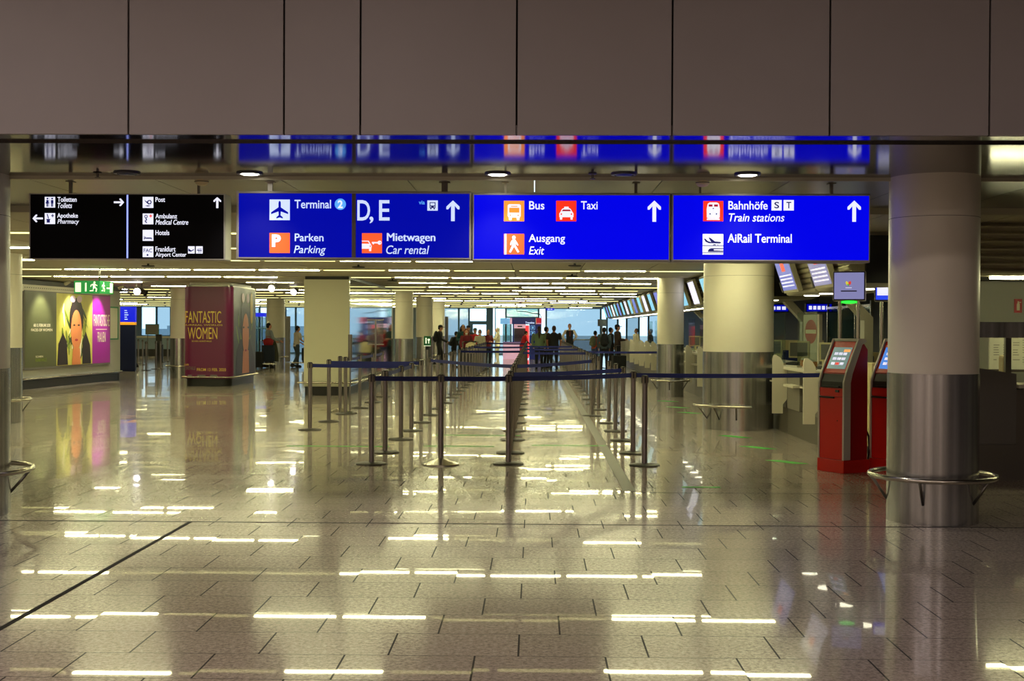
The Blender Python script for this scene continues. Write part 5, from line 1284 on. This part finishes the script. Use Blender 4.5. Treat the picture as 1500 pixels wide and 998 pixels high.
def suitcase(loc, rz, m, label, w=.42, h=.62, d=.26, handle=True, z=.0):
    o = thing('suitcase', label, 'suitcase', Vector(loc)+Vector((0, 0, z)), rz)
    b = MB(m).box(-w/2, w/2, -d/2, d/2, .05, h, .035)
    for q in range(5): b.box(-w/2+.06+q*(w-.14)/4, -w/2+.08+q*(w-.14)/4, -d/2-.006, -d/2+.02, .1, h-.06)
    b.build('shell', o)
    for sx in (-1, 1):
        for sy in (-1, 1): MB('black_plastic').tube([(sx*(w/2-.06)-.015, sy*(d/2-.05), .03), (sx*(w/2-.06)+.015, sy*(d/2-.05), .03)], .03, 12).build('wheel', o)
    if handle: MB('steel_dark').tube([(-.09, d/2-.05, h-.02), (-.09, d/2-.05, h+.36), (.09, d/2-.05, h+.36), (.09, d/2-.05, h-.02)], .01, 8).build('handle', o)
    return o
def trolley(loc, rz, label):
    o = thing('luggage_trolley', label, 'luggage trolley', loc, rz)
    MB('rail_steel').tube([(-.28, .45, .18), (-.24, -.45, .18), (.24, -.45, .18), (.28, .45, .18)], .018, 8, True).box(-.25, .25, -.43, .43, .17, .185).build('platform', o)
    MB('rail_steel').tube([(-.27, .45, .18), (-.27, .5, 1.02), (.27, .5, 1.02), (.27, .45, .18)], .018, 8).tube([(-.27, .48, .6), (.27, .48, .6)], .012, 8).build('frame', o)
    MB('black_plastic').tube([(-.22, .5, 1.02), (.22, .5, 1.02)], .026, 10).build('handle', o)
    for x, y in ((-.24, .4), (.24, .4), (0, -.4)): MB('black_plastic').tube([(x-.02, y, .08), (x+.02, y, .08)], .08, 14).tube([(x, y, .08), (x, y, .18)], .012, 6).build('wheel', o)
    return o
R_, A_W, L_ = PI/2, PI, -PI/2
person(187, 541, 1.66, L_-.4, 'person in black walking behind the end of the poster wall', 'cloth_black', 'cloth_navy', pose='walk', lean=.12)
person(394, 541, 1.66, R_+.6, 'dark-haired person in a light grey shirt behind stacked luggage', 'cloth_grey', 'cloth_olive', pose='push', Y=45.6)
person(434, 538, 1.56, R_+.7, 'person in a white shirt and slate trousers pushing a trolley', 'cloth_white', 'cloth_slate', pose='push', sleeves='short', lean=.10)
p4 = person(643, 530, 1.62, R_, 'person in black with a cap and backpack beside the green post sign', 'cloth_black', 'cloth_black', pose='push', cap='cloth_black', lean=.1, Y=50)
backpack(p4, 'cloth_black', 'black backpack on the person with the cap')
p5 = person(665, 530, 1.38, R_+.5, 'short person in black at the left end of the luggage group', 'cloth_black', 'cloth_black', pose='hold', lean=.2, Y=47); backpack(p5, 'case_black', 'black backpack with pale patch at the left of the luggage group', .9)
person(678.5, 540, 1.63, .35, 'dark-haired person in a teal top standing at the back of the luggage group', 'cloth_teal', 'cloth_black', hair='hair_black', pose='hold', Y=46.8, hairlong=2)
person(683, 545, 1.50, 0.1, 'red-haired person in a face mask bending over the luggage', 'cloth_burgundy', 'cloth_black', hair='hair_auburn', pose='push', lean=.3, mask=True, hairlong=2, Y=44.2)
person(686, 540, 1.6, .2, 'person in a dark cap mostly hidden behind the red-haired person', 'cloth_slate', 'cloth_black', cap='cloth_navy', Y=48.5)
person(696, 540, 1.50, .3, 'person in a red plaid top and patterned hat in the luggage group', 'cloth_red', 'cloth_denim', cap='bag_olive', pose='hold', Y=48)
person(704, 540, 1.45, -.3, 'person in a white top with yellow sleeves leaning on the luggage', 'cloth_cream', 'cloth_denim', hair='hair_brown', pose='push', lean=.15, Y=46.5, mask=True)
person(715, 540, 1.45, .5, 'person in burgundy facing the figure in the white suit', 'cloth_burgundy', 'cloth_black', pose='hold', Y=50)
person(729, 540, 1.52, L_+.2, 'person in a white hooded protective suit reaching towards the group', 'cloth_cream', 'cloth_cream', pose='reach', suit=True, mask=True, Y=52, shoe='shoe_white')
person(765, 540, 1.42, R_+.4, 'person in a bright red coat stooping at the exchange booth', 'cloth_red', 'cloth_red', pose='reach', lean=.35, coat=.3, Y=55)
person(790, 541, 1.58, A_W, 'person with a dark ponytail in a sage green jumper seen from behind', 'cloth_green', 'cloth_black', hair='hair_brown', hairlong=1, pose='stand', Y=45.2, bulk=1.2)
person(800.5, 541, 1.57, A_W-.9, 'person in brown mostly hidden beside the green jumper', 'cloth_brown', 'cloth_black', hair='hair_black', Y=46.6)
person(811.5, 541, 1.60, A_W+.1, 'broad person in a black t-shirt seen from behind in the right lane', 'cloth_black', 'cloth_black', hair='hair_brown', sleeves='short', Y=45.0, bulk=1.22, skin='skin_dark')
person(834.5, 530, 1.72, .05, 'person in a black waistcoat and tie facing the viewer by the blue far wall', 'cloth_white', 'cloth_black', hair='hair_red', vest='cloth_black', tie=True, pose='hips', Y=57)
p16 = person(871, 541, 1.42, R_+.9, 'person in an orange top with an olive backpack in front of the desks', 'cloth_orange', 'cloth_denim', pose='hold', Y=48.5, lean=.1); backpack(p16, 'bag_olive', 'olive backpack on the person in orange', 1.05)
p17 = person(885, 541, 1.55, A_W, 'person in a dark jacket with a big black backpack seen from behind', 'cloth_slate', 'cloth_black', hair='hair_black', skin='skin_dark', Y=45.3, bulk=1.12); backpack(p17, 'cloth_black', 'big black backpack on the person in the dark jacket', 1.1)
p18 = person(904.5, 541, 1.66, R_+.3, 'person in a brown jacket and dark cap standing by the desks', 'cloth_brown', 'cloth_black', cap='cloth_black', pose='hold', Y=46.5, bulk=1.1)
person(895, 541, 1.55, R_+.3, 'dark-haired person partly hidden behind the brown jacket', 'cloth_black', 'cloth_black', hair='hair_black', Y=48.5)
person(932, 541, 1.52, L_+.5, 'member of staff in a cream coat and face mask behind the desks', 'cloth_cream', 'cloth_slate', hair='hair_grey', mask=True, Y=55)
person(953, 541, 1.50, L_+.2, 'dark-clothed person behind the desks near the slim column', 'cloth_black', 'cloth_black', Y=50.5)
# luggage
def at(px, Y): return Vector((yp(px, 480, Y).x, Y, 0))
suitcase(at(907, 45.6), .2, 'case_black', 'black wheeled suitcase beside the person in the brown jacket', .5, .52, .3)
trolley(at(394, 44.7), .3, 'luggage trolley with stacked cases in front of the person in grey')
suitcase(at(393, 44.55), .1, 'case_navy', 'big navy suitcase at the front of the left luggage trolley', .46, .66, .2, False, .19)
suitcase(at(379, 44.3), -.1, 'case_black', 'black suitcase standing left of the navy one', .34, .62, .24)
o = thing('travel_bag', 'red soft bag on top of the navy suitcase', 'bag', at(393, 44.6)+Vector((0, 0, .85)), .2)
b = MB('bag_red'); b.ell((0, 0, .13), (.20, .13, .14), 16, 9); b.box(-.17, .17, -.1, .1, 0, .2, .04); union(b, 'body', o, .016, 2); MB('bag_red').tube([(-.08, 0, .24), (-.06, 0, .32), (.06, 0, .32), (.08, 0, .24)], .012, 8).build('handle', o)
o = thing('jacket', 'olive jacket draped over the left trolley luggage', 'jacket', at(400, 44.9)+Vector((0, 0, .25)))
b = MB('cloth_olive'); b.rings([[(rx*math.cos(2*PI*q/16)+dx, .1*math.sin(2*PI*q/16), z) for q in range(16)] for z, rx, dx in ((0, .08, .12), (.2, .12, .10), (.45, .14, .04), (.65, .20, -.06), (.75, .22, -.14))]); b.cap((-.2, 0, .72), (-.28, -.02, .35), .07, .05); union(b, 'cloth', o, .016, 3)
trolley(at(444, 46.0), -1.2, 'luggage trolley pushed by the person in the white shirt'); suitcase(at(448, 45.9), -1.2, 'case_black', 'dark case on the trolley behind the mirrored pillar edge', .4, .55, .24, False, .19)
trolley(at(692, 43.4), .2, 'luggage trolley loaded with bags in the left queue lane')
for px, dz, m, w_, lab in ((684, .19, 'case_black', .22, 'black bag at the left of the loaded queue trolley'), (697, .19, 'bag_olive', .24, 'olive bag at the right of the loaded queue trolley'), (690, .62, 'plastic_cream', .26, 'cream bundle on top of the loaded queue trolley')):
    o = thing('travel_bag', lab, 'bag', at(px, 43.2)+Vector((0, 0, dz)), .2)
    b = MB(m); b.ell((0, 0, .2), (w_*.8, .16, .2), 16, 9); b.box(-w_*.7, w_*.7, -.13, .13, 0, .34, .05); union(b, 'body', o, .018, 2); MB('black_plastic').tube([(-.08, 0, .38), (-.06, 0, .46), (.06, 0, .46), (.08, 0, .38)], .012, 8).build('handle', o)
